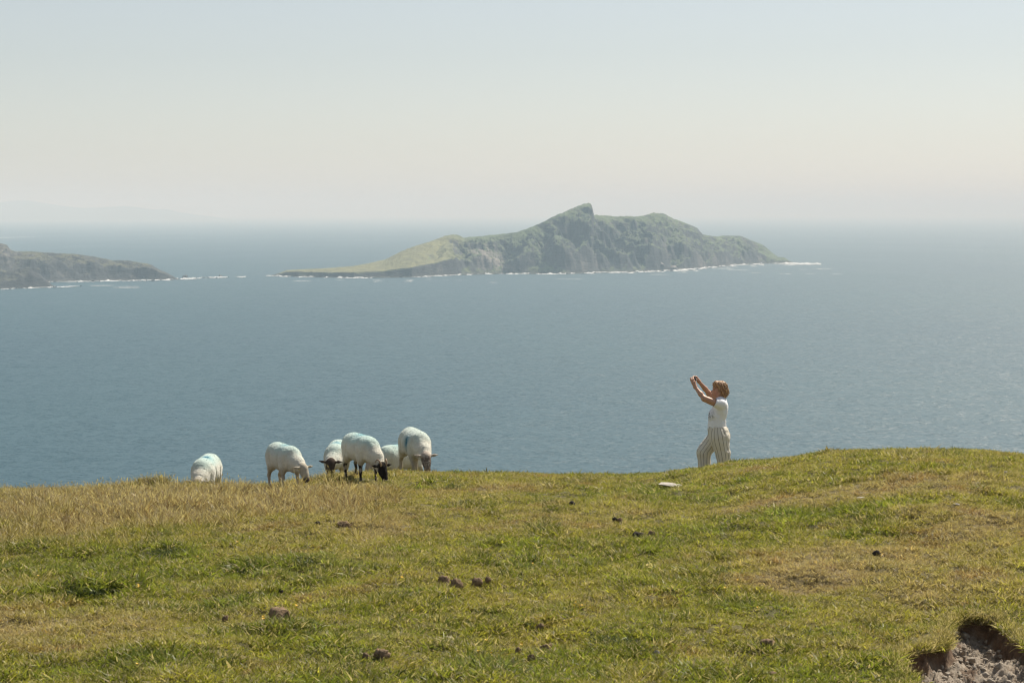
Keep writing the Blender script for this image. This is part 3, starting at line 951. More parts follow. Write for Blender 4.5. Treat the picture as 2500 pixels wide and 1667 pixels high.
def flower_mesh(seed):
    r = random.Random(seed)
    bm = bmesh.new()
    h = r.uniform(0.045, 0.06)
    s0 = [bm.verts.new((x, y, z)) for z in (0, h) for x, y in ((-0.001, 0), (0.001, 0.001), (0.001, -0.001))]
    for k in range(3):
        bm.faces.new((s0[k], s0[(k + 1) % 3], s0[3 + (k + 1) % 3], s0[3 + k]))
    for k in range(5):
        a = k * 2 * math.pi / 5 + r.uniform(-0.1, 0.1)
        c, s = math.cos(a), math.sin(a)
        q = [(0.001, 0, h), (0.007, -0.0055, h + 0.004), (0.013, 0, h + 0.005), (0.007, 0.0055, h + 0.004)]
        bm.faces.new([bm.verts.new((x * c - y * s, x * s + y * c, z)) for x, y, z in q])
    me = bpy.data.meshes.new('yellow_flower'); bm.to_mesh(me); bm.free()
    me.materials.append(yf.m)
    return me


fm = [flower_mesh(k) for k in range(4)]
FL = [(640, 1525), (652, 1521), (645, 1530), (712, 1492), (300, 1415), (330, 1440), (340, 1446), (230, 1330), (490, 1371), (312, 1240), (180, 1300), (1415, 1483), (1420, 1490), (1428, 1487), (1738, 1450), (1745, 1457), (1770, 1448), (1800, 1428),
      (1180, 1585), (1170, 1612), (1202, 1610), (1330, 1640), (860, 1478), (975, 1425), (1850, 1492), (1402, 1495), (1411, 1500), (2068, 1337), (2020, 1322), (1890, 1380), (760, 1320), (580, 1330), (420, 1305), (90, 1420), (1305, 1388), (1010, 1500), (1276, 1583), (1610, 1260), (1640, 1258), (332, 1634)]
rf = random.Random(9)
for i, (u, v) in enumerate(FL):
    for j in range(1):
        p = hit(u + rf.uniform(-6, 6) * (j > 0), v + rf.uniform(-4, 4) * (j > 0))
        o = bpy.data.objects.new('yellow_flower', fm[rf.randrange(4)]); col.objects.link(o)
        o.location = (p[0], p[1], ground(p[0], p[1])); o.rotation_euler = (rf.uniform(0.1, 0.7), rf.uniform(-0.3, 0.3), rf.uniform(0, 6.28))
        o.scale = [rf.uniform(0.7, 1.05)] * 3
        tag(o, 'tiny yellow flower dotted in the short turf', 'flower', 'small yellow flowers in the turf')


# ------------------------------------------------------------------ stones, droppings and clods on the turf
def simple_mat(name, dark, light, scale, bump=0.01, rough=0.95):
    s = NT(name)
    pos = s.n('TexCoord').outputs['Object']
    n = s.noise(pos, scale, 5, 0.7)
    s.principled(Base_Color=s.ramp(n, [(0.3, dark), (0.7, light)]), Roughness=rough, Normal=s.bump(n, 0.8, bump))
    return s.m


DUNG = simple_mat('dried_dung', (0.075, 0.050, 0.028), (0.30, 0.205, 0.120), 45)
DUNGD = simple_mat('fresh_dung', (0.012, 0.010, 0.008), (0.055, 0.042, 0.03), 30)
PALES = simple_mat('pale_stone', (0.30, 0.27, 0.24), (0.52, 0.48, 0.43), 30)
GREYS = simple_mat('grey_stone', (0.22, 0.20, 0.18), (0.42, 0.40, 0.37), 20)
for i, (u, v, w, h, m, nm, lab) in enumerate([
        (680, 1505, 47, 26, DUNG, 'dung_clod', 'largest brown dung clod on the left foreground turf'),
        (697, 1522, 13, 9, DUNG, 'dung_clod', 'small pale crumb just below the largest dung clod'),
        (1083, 1421, 26, 18, DUNG, 'dung_clod', 'leftmost brown dung clod of the central row of four'),
        (1114, 1428, 28, 19, DUNG, 'dung_clod', 'widest and lowest brown dung clod of the central row'),
        (1165, 1424, 24, 16, DUNG, 'dung_clod', 'third brown dung clod from the left in the central row'),
        (1192, 1417, 14, 10, DUNG, 'dung_clod', 'smallest and rightmost dung clod of the central row'),
        (838, 1283, 34, 11, DUNG, 'dung_clod', 'flat crumbled brown dung beside the dry long grass'),
        (775, 1280, 12, 7, DUNGD, 'dung_clod', 'small dark dropping left of the crumbled brown dung'),
        (864, 1281, 16, 7, DUNG, 'dung_clod', 'small crumb right of the crumbled brown dung'),
        (1501, 1271, 11, 8, DUNGD, 'dung_clod', 'left one of two small dark droppings below the ridge centre'),
        (1513, 1272, 12, 7, DUNG, 'dung_clod', 'right one of two small dark droppings below the ridge centre'),
        (1557, 1309, 25, 11, DUNGD, 'dung_clod', 'blackish dropping heap right of centre on the slope'),
        (1590, 1305, 16, 9, DUNG, 'dung_clod', 'tilted tan flake right beside the blackish dropping heap'),
        (1396, 1233, 14, 10, DUNGD, 'dung_clod', 'single black dropping high on the middle slope'),
        (2140, 1352, 18, 8, DUNGD, 'dung_clod', 'dark lump standing in for a small hole in the brown turf above the tan patch'),  # dark lump put in place of a hole in the turf
        (1873, 1571, 30, 12, DUNG, 'dung_clod', 'reddish brown clod left of the eroded scar'),
        (932, 1600, 36, 17, DUNG, 'dung_clod', 'pale flat round clod at the bottom centre left'),
        (893, 1605, 15, 12, DUNG, 'dung_clod', 'small clod just left of the pale flat round clod'),
        (1337, 1585, 32, 15, DUNG, 'dung_clod', 'reddish clod in green grass at the bottom centre'),
        (1265, 1590, 13, 9, DUNG, 'dung_clod', 'small clod left of the reddish bottom clod'),
        (1297, 1609, 16, 9, DUNG, 'dung_clod', 'orange tan crumb below the reddish bottom clod'),
        (1320, 1537, 16, 11, DUNG, 'dung_clod', 'brown clod half sunk in grass above the reddish bottom clod'),
        (686, 1447, 10, 9, DUNGD, 'dung_clod', 'small round dark dropping above the largest clod'),
        (606, 1455, 10, 10, DUNGD, 'dung_clod', 'small round dark dropping up left of the largest clod'),
        (550, 1512, 14, 10, DUNG, 'dung_clod', 'small brown clod left of the largest clod'),
        (1890, 1650, 24, 8, DUNG, 'dung_clod', 'flat brown clod at the very bottom right of centre'),
        (1605, 1596, 19, 15, GREYS, 'stone', 'small grey stone beside the leafy tuft in the foreground'),
        (1640, 1184, 78, 7, PALES, 'stone', 'long flat pale stone lying below the walking woman'),
        (1722, 1185, 16, 7, GREYS, 'stone', 'small dark grey stone right of the flat pale stone'),
        (2101, 1216, 20, 7, PALES, 'stone', 'small pale stone high on the right slope'),
        (2455, 1154, 10, 6, PALES, 'stone', 'tiny white stone near the right edge of the brow'),
        (96, 1337, 9, 7, PALES, 'stone', 'tiny white stone in lush grass at far left'),
        (2335, 1232, 16, 6, GREYS, 'stone', 'small grey stone on the dry turf at far right')]):
    p = hit(u, v + h * 0.5)
    k = p[1] / FPX
    flat = 0.35 if nm == 'stone' else 0.0
    o = lump(nm, m, (w * k * 1.12, max(w * 0.75, h) * k * (1.0 if nm != 'stone' else 0.8), h * k * (1.9 if nm != 'stone' else 1.5)), 80 + i, 0.42 if flat == 0 else 0.25, 3, 2.9, flat)
    o.location = (p[0], p[1], ground(p[0], p[1]) + h * k * (0.20 if nm != 'stone' else 0.02) + 0.012)
    o.rotation_euler = (0, 0.10 if nm == 'stone' and w > 50 else random.uniform(-0.2, 0.2), random.uniform(-0.3, 0.3))
    tag(o, lab, 'stone' if nm == 'stone' else 'dung', 'stones on the hillside' if nm == 'stone' else 'dung and droppings on the turf')


# ------------------------------------------------------------------ smooth bodies from blended volumes
def rotm(rx=0, ry=0, rz=0):
    return np.array(Matrix.Rotation(rz, 3, 'Z') @ Matrix.Rotation(ry, 3, 'Y') @ Matrix.Rotation(rx, 3, 'X'))


def cap(a, b, ra, rb, k=0.03, g='body'):
    return dict(t='c', a=np.array(a, float), b=np.array(b, float), ra=ra, rb=rb, k=k, g=g)


def ell(c, r, R=None, k=0.04, g='body'):
    return dict(t='e', c=np.array(c, float), r=np.array(r, float), R=np.eye(3) if R is None else R, k=k, g=g)


def prim_bbox(p):
    if p['t'] == 'c':
        m = max(p['ra'], p['rb'])
        return np.minimum(p['a'], p['b']) - m, np.maximum(p['a'], p['b']) + m
    ext = np.sqrt(((p['R'] * p['r'][None, :]) ** 2).sum(1))
    return p['c'] - ext, p['c'] + ext


def prim_sdf(p, P):
    if p['t'] == 'c':
        ab = p['b'] - p['a']
        pa = P - p['a'].astype(P.dtype)
        h = np.clip(pa @ ab.astype(P.dtype) / (ab @ ab + 1e-12), 0, 1)
        d = pa - h[..., None] * ab.astype(P.dtype)
        return np.sqrt((d * d).sum(-1)) - (p['ra'] + (p['rb'] - p['ra']) * h)
    q = (P - p['c'].astype(P.dtype)) @ p['R'].astype(P.dtype)
    k0 = np.sqrt(((q / p['r'].astype(P.dtype)) ** 2).sum(-1))
    k1 = np.sqrt(((q / (p['r'] ** 2).astype(P.dtype)) ** 2).sum(-1)) + 1e-6
    return k0 * (k0 - 1) / k1


def blend_mesh(prims, vox):
    """Union of soft primitives -> one closed quad surface (surface nets)."""
    lo = np.min([prim_bbox(p)[0] for p in prims], 0) - 3 * vox
    hi = np.max([prim_bbox(p)[1] for p in prims], 0) + 3 * vox
    n = np.ceil((hi - lo) / vox).astype(int) + 1
    F = np.full(n, 0.5, np.float32)
    ax = [lo[i] + np.arange(n[i]) * vox for i in range(3)]
    for p in prims:
        a, b = prim_bbox(p)
        m = p['k'] + 2.5 * vox
        i0 = np.clip(np.floor((a - m - lo) / vox).astype(int), 0, n - 1); i1 = np.clip(np.ceil((b + m - lo) / vox).astype(int) + 1, 1, n)
        sl = tuple(slice(i0[i], i1[i]) for i in range(3))
        G = np.stack(np.meshgrid(*[ax[i][sl[i]] for i in range(3)], indexing='ij'), -1).astype(np.float32)
        d = prim_sdf(p, G); f = F[sl]; k = p['k']
        h = np.maximum(k - np.abs(d - f), 0) / k
        F[sl] = np.minimum(d, f) - h * h * k * 0.25
    ins = F < 0
    cnt = np.zeros(n - 1, np.int8)
    for dx in (0, 1):
        for dy in (0, 1):
            for dz in (0, 1):
                cnt += ins[dx:n[0] - 1 + dx, dy:n[1] - 1 + dy, dz:n[2] - 1 + dz]
    act = np.argwhere((cnt > 0) & (cnt < 8))
    ids = -np.ones(n - 1, np.int64); ids[tuple(act.T)] = np.arange(len(act))
    acc = np.zeros((len(act), 3)); num = np.zeros(len(act))
    cor = [(0, 0, 0), (1, 0, 0), (0, 1, 0), (1, 1, 0), (0, 0, 1), (1, 0, 1), (0, 1, 1), (1, 1, 1)]
    vals = [F[act[:, 0] + c[0], act[:, 1] + c[1], act[:, 2] + c[2]] for c in cor]
    for i in range(8):
        for j in range(i + 1, 8):
            if sum(abs(cor[i][q] - cor[j][q]) for q in range(3)) != 1: continue
            x = (vals[i] < 0) != (vals[j] < 0)
            t = vals[i][x] / (vals[i][x] - vals[j][x])
            acc[x] += np.array(cor[i]) + t[:, None] * (np.array(cor[j]) - np.array(cor[i]))
            num[x] += 1
    V = lo + (act + acc / num[:, None]) * vox
    Q = []
    for d in range(3):
        e1, e2 = (d + 1) % 3, (d + 2) % 3
        s0 = [slice(None)] * 3; s1 = [slice(None)] * 3
        s0[d] = slice(0, n[d] - 1); s1[d] = slice(1, n[d])
        A, B = ins[tuple(s0)], ins[tuple(s1)]
        E = np.argwhere(A != B)
        ok = (E[:, e1] > 0) & (E[:, e2] > 0) & (E[:, e1] < n[e1] - 1) & (E[:, e2] < n[e2] - 1)
        E = E[ok]
        fl = A[tuple(E.T)]
        def at(o1, o2):
            c = E.copy(); c[:, e1] += o1; c[:, e2] += o2
            return ids[tuple(c.T)]
        q = np.stack([at(-1, -1), at(0, -1), at(0, 0), at(-1, 0)], 1)
        q[~fl] = q[~fl][:, ::-1]
        Q.append(q)
    return V, np.concatenate(Q)


def smooth_np(V, Q, it=1, lam=0.5):
    for _ in range(it):
        s = np.zeros_like(V); c = np.zeros(len(V))
        for i in range(4):
            a, b = Q[:, i], Q[:, (i + 1) % 4]
            np.add.at(s, a, V[b]); np.add.at(c, a, 1); np.add.at(s, b, V[a]); np.add.at(c, b, 1)
        V = V + lam * (s / c[:, None] - V)
    return V


def normals_np(V, Q):
    fn = np.cross(V[Q[:, 2]] - V[Q[:, 0]], V[Q[:, 3]] - V[Q[:, 1]])
    n = np.zeros_like(V)
    for i in range(4): np.add.at(n, Q[:, i], fn)
    return n / (np.linalg.norm(n, axis=1)[:, None] + 1e-12)


def group_dist(prims, V, g):
    return np.min([prim_sdf(p, V) for p in prims if p['g'] == g], 0)


# ------------------------------------------------------------------ sheep
wl = NT('sheep_coat')
wc = wl.n('Attribute', attribute_name='Col').outputs['Color']
wp = wl.n('TexCoord').outputs['Object']
ww = wl.n('Attribute', attribute_name='wool').outputs['Fac']
wn1 = wl.noise(wp, 45, 4, 0.7)
wcol = wl.mix(0.35, wc, wl.ramp(wn1, [(0.3, (0.55, 0.53, 0.5)), (0.7, (1, 1, 1))]), 'MULTIPLY')
wl.principled(Base_Color=wcol, Roughness=0.95, Specular_IOR_Level=0.1, Sheen_Weight=wl.math('MULTIPLY', ww, 0.35), Sheen_Roughness=0.5, Normal=wl.bump(wn1, 0.6, 0.012))
SHEEP_M = wl.m
em = NT('animal_eye'); em.principled(Base_Color=(0.01, 0.008, 0.006, 1), Roughness=0.15)
hm = NT('horn'); hm.principled(Base_Color=(0.30, 0.21, 0.13, 1), Roughness=0.6)


def make_sheep(u, dY, head_dir, label, face, legc, scale=1.0, neck_yaw=0.0, horns=False, head_low=0.0, speck=0.0, dye=(0.05, 0.0, 0.0), dye_amt=1.0, stride=0.0, seed=0, shoulder_mark=False, tail_dye=0.3, fat=1.0, foot_v=None):
    Yr = 29.5
    for _ in range(6):
        x = (u - 1250) / FPX * (Yr + dY); Yr = float(ridge(x)[0])
    y = Yr + dY; x = (u - 1250) / FPX * y
    if foot_v:
        x, y, _ = (float(q) for q in hit(u, foot_v))
        print('sheep at', x, y)
    yaw = math.atan2(head_dir[1], head_dir[0])
    cy_, sy_ = math.cos(yaw), math.sin(yaw)
    z0 = float(ground(x, y))
    S = scale

    def gz(lx, ly):
        return (float(ground(x + (lx * cy_ - ly * sy_) * S, y + (lx * sy_ + ly * cy_) * S)) - z0) / S
    P = []
    P += [ell((-0.02, 0, 0.440), (0.39, 0.172 * fat, 0.185), k=0.05), ell((-0.25, 0, 0.465), (0.19, 0.155 * fat, 0.165), k=0.08), ell((0.23, 0, 0.440), (0.18, 0.145 * fat, 0.180), k=0.08),
          ell((0.0, 0, 0.40), (0.28, 0.155 * fat, 0.155), k=0.08), ell((-0.05, 0, 0.55), (0.33, 0.075, 0.055), k=0.08), ell((-0.36, 0, 0.45), (0.10, 0.12, 0.14), k=0.06)]
    # neck and head grazing
    ny = neck_yaw
    dirx, diry = math.cos(ny), math.sin(ny)
    gh = gz(0.62 * dirx + 0.05, 0.5 * diry) + head_low
    nk0 = np.array([0.29, 0, 0.46]); nk1 = np.array([0.30 + 0.145 * dirx, 0.145 * diry, 0.345 + 0.3 * gh]); nk2 = np.array([0.30 + 0.25 * dirx, 0.25 * diry, 0.225 + gh])
    P += [cap(nk0, nk1, 0.138, 0.108, 0.06, 'neck'), cap(nk1, nk2, 0.108, 0.074, 0.05, 'neck'), ell((0.36, 0.05 * diry, 0.38), (0.10, 0.105, 0.13), k=0.06, g='neck')]
    poll = nk2 + np.array([0.03 * dirx, 0.03 * diry, 0.015]); muz = poll + np.array([0.095 * dirx, 0.095 * diry, -0.175])
    mid = poll * 0.5 + muz * 0.5
    side = np.array([-diry, dirx, 0]); fwd = np.array([dirx, diry, 0.0]); axis = (muz - poll) / np.linalg.norm(muz - poll); up = np.cross(axis, side)
    if up[0] * dirx + up[1] * diry < 0: up = -up
    P += [cap(poll, mid, 0.070, 0.060, 0.03, 'head'), cap(mid, muz, 0.056, 0.040, 0.03, 'head'), ell(poll + 0.02 * up + 0.03 * axis, (0.055, 0.055, 0.055), k=0.03, g='head'),
          cap(muz + 0.008 * axis - 0.02 * side, muz + 0.008 * axis + 0.02 * side, 0.027, 0.027, 0.02, 'head'), cap(mid - 0.028 * up, muz - 0.012 * up, 0.038, 0.026, 0.02, 'head'),
          cap(mid + 0.022 * up - 0.03 * axis, muz + 0.016 * up, 0.030, 0.022, 0.02, 'head')]
    for sgn in (1, -1):
        r0 = poll + sgn * 0.058 * side + 0.012 * up
        r1 = r0 + sgn * 0.062 * side + np.array([0, 0, 0.006]) + 0.004 * fwd
        r2 = r0 + sgn * 0.122 * side + np.array([0, 0, 0.010 if sgn > 0 else 0.020])
        R = np.stack([side * sgn, up, np.cross(side * sgn, up)], 1)
        P += [cap(r0 - sgn * 0.015 * side, r1, 0.016, 0.020, 0.015, 'ear'), cap(r1, r2, 0.020, 0.007, 0.012, 'ear')]
    # legs
    hoofs = []
    for sgn, st in ((1, stride), (-1, -stride)):
        fx = 0.235 + st
        fz = gz(fx, sgn * 0.10)
        P += [ell((0.235 + 0.3 * st, sgn * 0.105, 0.36), (0.085, 0.055, 0.13), k=0.05), cap((0.225 + 0.3 * st, sgn * 0.105, 0.32), (0.215 + 0.5 * st, sgn * 0.105, 0.26), 0.054, 0.040, 0.04, 'leg'),
              cap((0.215 + 0.5 * st, sgn * 0.105, 0.26), (0.232 + 0.8 * st, sgn * 0.100, 0.150 + 0.6 * fz), 0.036, 0.0245, 0.03, 'leg'),
              cap((0.232 + 0.8 * st, sgn * 0.100, 0.150 + 0.6 * fz), (fx, sgn * 0.100, 0.055 + fz), 0.0245, 0.0175, 0.015, 'leg'),
              cap((fx, sgn * 0.100, 0.055 + fz), (fx + 0.018, sgn * 0.100, 0.012 + fz), 0.019, 0.027, 0.015, 'hoof')]
        hx = -0.335 - 0.8 * st
        hz = gz(hx, sgn * 0.105)
        P += [ell((-0.275 - 0.2 * st, sgn * 0.095, 0.36), (0.115, 0.070, 0.15), rotm(ry=-0.25), k=0.05), cap((-0.215 - 0.3 * st, sgn * 0.105, 0.31), (-0.30 - 0.5 * st, sgn * 0.105, 0.245), 0.068, 0.044, 0.04, 'thigh'),
              cap((-0.29 - 0.5 * st, sgn * 0.105, 0.25), (-0.375 - 0.8 * st, sgn * 0.105, 0.175 + 0.6 * hz), 0.042, 0.026, 0.03, 'leg'),
              cap((-0.375 - 0.8 * st, sgn * 0.105, 0.175 + 0.6 * hz), (hx - 0.012, sgn * 0.105, 0.055 + hz), 0.026, 0.0185, 0.02, 'leg'),
              cap((hx - 0.012, sgn * 0.105, 0.055 + hz), (hx + 0.008, sgn * 0.105, 0.012 + hz), 0.0195, 0.0275, 0.015, 'hoof')]
    P += [cap((-0.43, 0, 0.48), (-0.475, 0, 0.37), 0.032, 0.020, 0.03)]
    V, Q = blend_mesh(P, 0.0105)
    V = smooth_np(V, Q, 2)
    N = normals_np(V, Q)
    dh = np.minimum(group_dist(P, V, 'head'), group_dist(P, V, 'ear')); dn = np.minimum(group_dist(P, V, 'neck'), group_dist(P, V, 'body'))
    de = group_dist(P, V, 'ear')
    hd = sstep(0.008, -0.012, dh - dn + 0.004)
    dl = np.minimum(group_dist(P, V, 'leg'), group_dist(P, V, 'hoof'))
    fz_ = np.zeros(len(V))
    lg = sstep(0.012, 0.0, dl) * sstep(0.28, 0.22, V[:, 2]) * (1 - hd)
    wool = np.clip(1 - hd - lg, 0, 1)
    # fleece folds: rings round the neck, flank creases behind shoulder and before thigh, soft lumps
    tneck = (V - nk0) @ ((nk2 - nk0) / np.linalg.norm(nk2 - nk0))
    ring = np.sin(tneck * 150 + 2.2 * fbm(V[:, 0] * 9, V[:, 1] * 9, V[:, 2] * 9 + seed, 2)) * sstep(0.0, 0.06, tneck) * sstep(0.06, 0.0, group_dist(P, V, 'neck'))
    crease = np.exp(-((V[:, 0] - 0.125 + 0.05 * (V[:, 2] - 0.45)) / 0.02) ** 2) * sstep(0.05, 0.11, np.abs(V[:, 1])) * sstep(0.55, 0.45, V[:, 2])
    crease2 = np.exp(-((V[:, 0] + 0.155 - 0.25 * (V[:, 2] - 0.45)) / 0.022) ** 2) * sstep(0.05, 0.11, np.abs(V[:, 1])) * sstep(0.53, 0.40, V[:, 2])
    ribs = np.sin(V[:, 0] * 62 + 3 * fbm(V[:, 0] * 5, V[:, 2] * 5, seed + 1.0, 2)) * sstep(0.07, 0.14, np.abs(V[:, 1])) * sstep(0.3, 0.1, np.abs(V[:, 0])) * 0.4
    lumps = fbm(V[:, 0] * 9, V[:, 1] * 9, V[:, 2] * 9 + seed * 2, 3)
    fine = fbm(V[:, 0] * 34, V[:, 1] * 34, V[:, 2] * 34 + seed, 2)
    V = V + N * (wool * (0.0008 * ring - 0.016 * crease - 0.014 * crease2 + 0.0004 * ribs + 0.0045 * lumps + 0.0018 * fine))[:, None]
    # colours
    fleece = np.array([0.66, 0.64, 0.55])
    c = np.ones((len(V), 1)) * fleece * (1 + 0.10 * lumps + 0.05 * fine)[:, None]
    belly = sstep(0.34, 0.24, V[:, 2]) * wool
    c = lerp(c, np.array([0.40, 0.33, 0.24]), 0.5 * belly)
    wash = sstep(0.42, 0.61, V[:, 2] + 0.05 * lumps) * dye_amt
    c = lerp(c, np.array([0.44, 0.60, 0.56]), 0.75 * wash * wool)
    dv = V - np.array([dye[0], dye[1], 0.61 if not shoulder_mark else 0.47])
    spot = np.exp(-(dv[:, 0] / 0.065) ** 2 - (dv[:, 1] / 0.05) ** 2 - (dv[:, 2] / 0.08) ** 2) * (0.8 + 0.5 * fine)
    halo = np.exp(-(dv[:, 0] / 0.13) ** 2 - (dv[:, 1] / 0.11) ** 2 - (dv[:, 2] / 0.12) ** 2)
    c = lerp(c, np.array([0.12, 0.42, 0.48]), np.clip(halo * 0.55 * dye_amt, 0, 1) * wool)
    c = lerp(c, np.array([0.005, 0.15, 0.24]), np.clip(1.4 * spot * dye[2], 0, 1) * wool)
    td = np.exp(-((V[:, 0] + 0.34) / 0.06) ** 2 - ((V[:, 1]) / 0.08) ** 2 - ((V[:, 2] - 0.58) / 0.06) ** 2) * tail_dye
    c = lerp(c, np.array([0.12, 0.36, 0.34]), np.clip(td, 0, 1) * wool)
    f = np.ones((len(V), 1)) * np.array(face)
    if speck:
        sp = sstep(0.05, 0.3, fbm(V[:, 0] * 40, V[:, 1] * 40, V[:, 2] * 40 + seed, 3))
        f = lerp(f, np.array([0.60, 0.55, 0.48]), sp * speck)
        tm = (V - poll) @ axis
        f = lerp(f, np.array([0.60, 0.53, 0.45]), sstep(0.05, 0.0, tm) * 0.6)
    tm = (V - poll) @ axis / np.linalg.norm(muz - poll)
    if face[0] > 0.3:
        f = lerp(f, np.array([0.07, 0.055, 0.05]), sstep(0.74, 0.95, tm))
    f = lerp(f, np.array(face) * 0.85 + np.array([0.07, 0.055, 0.045]), sstep(0.01, 0.0, de) * sstep(0.0, 0.03, dh - 0.0))
    c = lerp(c, np.array([0.48, 0.44, 0.36]), hd)
    hd2 = sstep(0.002, -0.018, dh - dn) if face[0] < 0.3 else hd
    c = lerp(c * np.ones((len(V), 3)), f, hd2) if False else c * (1 - hd2)[:, None] + f * hd2[:, None]
    l = np.ones((len(V), 1)) * np.array(legc)
    if legc[0] < 0.2:
        sp = sstep(0.1, 0.35, fbm(V[:, 0] * 22, V[:, 1] * 22, V[:, 2] * 14 + seed, 2))
        l = lerp(l, np.array([0.52, 0.47, 0.40]), sp * 0.7)
    c = c * (1 - lg)[:, None] + l * lg[:, None]
    c = lerp(c, np.array([0.05, 0.04, 0.035]), sstep(0.004, -0.004, group_dist(P, V, 'hoof')) * sstep(0.06, 0.03, V[:, 2] - np.array([0.0])))
    o = bpy.data.objects.new('sheep', None); col.objects.link(o)
    o.location = (x, y, z0); o.rotation_euler = (0, 0, yaw); o.scale = (S, S, S)
    tag(o, label, 'sheep', 'sheep grazing along the brow')
    c = np.clip(c, 0, 1)
    me = mesh_np('body', V, Q)
    set_col(me, 'Col', c); set_f(me, 'wool', wool)
    body = obj('body', me, SHEEP_M, o)
    # fleece: short locks of wool standing off the body
    rw = np.random.default_rng(seed + 40)
    N2 = normals_np(V, Q)
    w_ok = np.where(wool > 0.75)[0]
    pick = rw.choice(w_ok, 5000)
    p0 = V[pick] + rw.normal(0, 0.004, (len(pick), 3)); nn = N2[pick]
    dirw = 0.30 * nn + np.array([-0.3, 0, -0.7]) - nn * (nn @ np.array([-0.3, 0, -0.7]))[:, None] + rw.normal(0, 0.22, nn.shape); dirw /= np.linalg.norm(dirw, axis=1)[:, None]
    sidew = np.cross(dirw, rw.normal(size=nn.shape)); sidew /= np.linalg.norm(sidew, axis=1)[:, None]
    Lw = rw.uniform(0.005, 0.011, (len(pick), 1)); Ww = rw.uniform(0.0015, 0.0035, (len(pick), 1))
    fv = np.stack([p0 - nn * 0.003 - sidew * Ww, p0 - nn * 0.003 + sidew * Ww, p0 + dirw * Lw], 1).reshape(-1, 3)
    fm_ = mesh_np('fleece', fv, np.arange(len(fv)).reshape(-1, 3))
    set_col(fm_, 'Col', np.clip(np.repeat(c[pick] * rw.uniform(0.92, 1.15, (len(pick), 1)), 3, 0), 0, 1)); set_f(fm_, 'wool', np.ones(len(fv)))
    obj('fleece', fm_, SHEEP_M, o)
    for sgn in (1, -1):
        b = bmesh.new(); bmesh.ops.create_uvsphere(b, u_segments=12, v_segments=8, radius=0.0105)
        em_ = bpy.data.meshes.new('eye'); b.to_mesh(em_); b.free()
        e = obj('eye', em_, em.m, body); e.location = poll + 0.062 * axis + sgn * 0.056 * side + 0.014 * up
        if horns:
            pts = [];
            for k in range(13):
                t = k / 12; a = t * 4.3
                pts.append(poll + sgn * (0.035 + 0.055 * t) * side + (0.045 + 0.045 * math.sin(a) * (0.6 + 0.4 * t)) * up - (0.012 + 0.052 * (1 - math.cos(a)) - 0.03) * axis)
            hp = [cap(pts[k], pts[k + 1], 0.017 * (1 - 0.75 * k / 12), 0.017 * (1 - 0.75 * (k + 1) / 12), 0.004) for k in range(12)]
            hv, hq = blend_mesh(hp, 0.005)
            obj('horn', mesh_np('horn', hv, hq), hm.m, o)
    return o


PALE_LEG = (0.46, 0.40, 0.32)
make_sheep(499, 1.2, (-0.06, -1.0), 'lone sheep at left facing the camera, head hidden in the grass', (0.45, 0.41, 0.33), PALE_LEG, 1.10, 0.0, dye=(0.10, 0.02, 1.1), seed=1, stride=0.02, tail_dye=0.0, head_low=-0.15)
make_sheep(694, -0.9, (0.50, -0.87), 'pale-faced hornless sheep second from left, muzzle down to the right', (0.45, 0.41, 0.33), PALE_LEG, 0.84, 0.18, dye=(0.10, 0.0, 0.5), foot_v=1187, seed=2, stride=0.05, tail_dye=0.7)
make_sheep(820, 0.7, (-0.03, -1.0), 'sheep with a dark face and spread ears, left behind the horned one', (0.065, 0.050, 0.042), (0.30, 0.25, 0.2), 1.0, -0.08, dye=(0.10, 0.0, 0.9), seed=3, stride=-0.03, tail_dye=0.0)
make_sheep(882, -0.9, (0.50, -0.87), 'black-faced horned sheep with black leg patches in the group', (0.022, 0.018, 0.016), (0.035, 0.03, 0.027), 0.87, 0.15, horns=True, dye=(0.02, 0.0, 0.3), foot_v=1166, seed=4, stride=0.05, tail_dye=0.0, dye_amt=1.2)
make_sheep(1012, 0.05, (0.30, -0.95), 'tallest sheep at right of the flock, speckled grey face to camera', (0.16, 0.125, 0.105), PALE_LEG, 1.02, 0.0, dye=(0.14, -0.14, 1.2), seed=5, stride=-0.05, speck=0.55, shoulder_mark=True, tail_dye=0.0, dye_amt=0.8)
make_sheep(975, 1.2, (-0.70, -0.71), 'sheep half hidden behind the speckled-faced one, facing left', (0.45, 0.38, 0.32), (0.2, 0.17, 0.14), 0.98, 0.0, dye=(0.05, 0.0, 0.5), seed=6, stride=0.03, tail_dye=0.0)


# ------------------------------------------------------------------ the woman (faces -X, her left side towards the camera)
def skin_mat():
    s = NT('skin')
    c = s.n('Attribute', attribute_name='Col').outputs['Color']
    s.principled(Base_Color=c, Roughness=0.5, Subsurface_Weight=0.15, Subsurface_Radius=(0.01, 0.004, 0.002), Subsurface_Scale=0.5)
    return s.m


SKIN = skin_mat()
SK = np.array([0.50, 0.275, 0.180])


def zz(zx, zy, y=0.0):
    return np.array([(zx - 680) / 1068.0, y, (1900 - zy) / 1068.0])


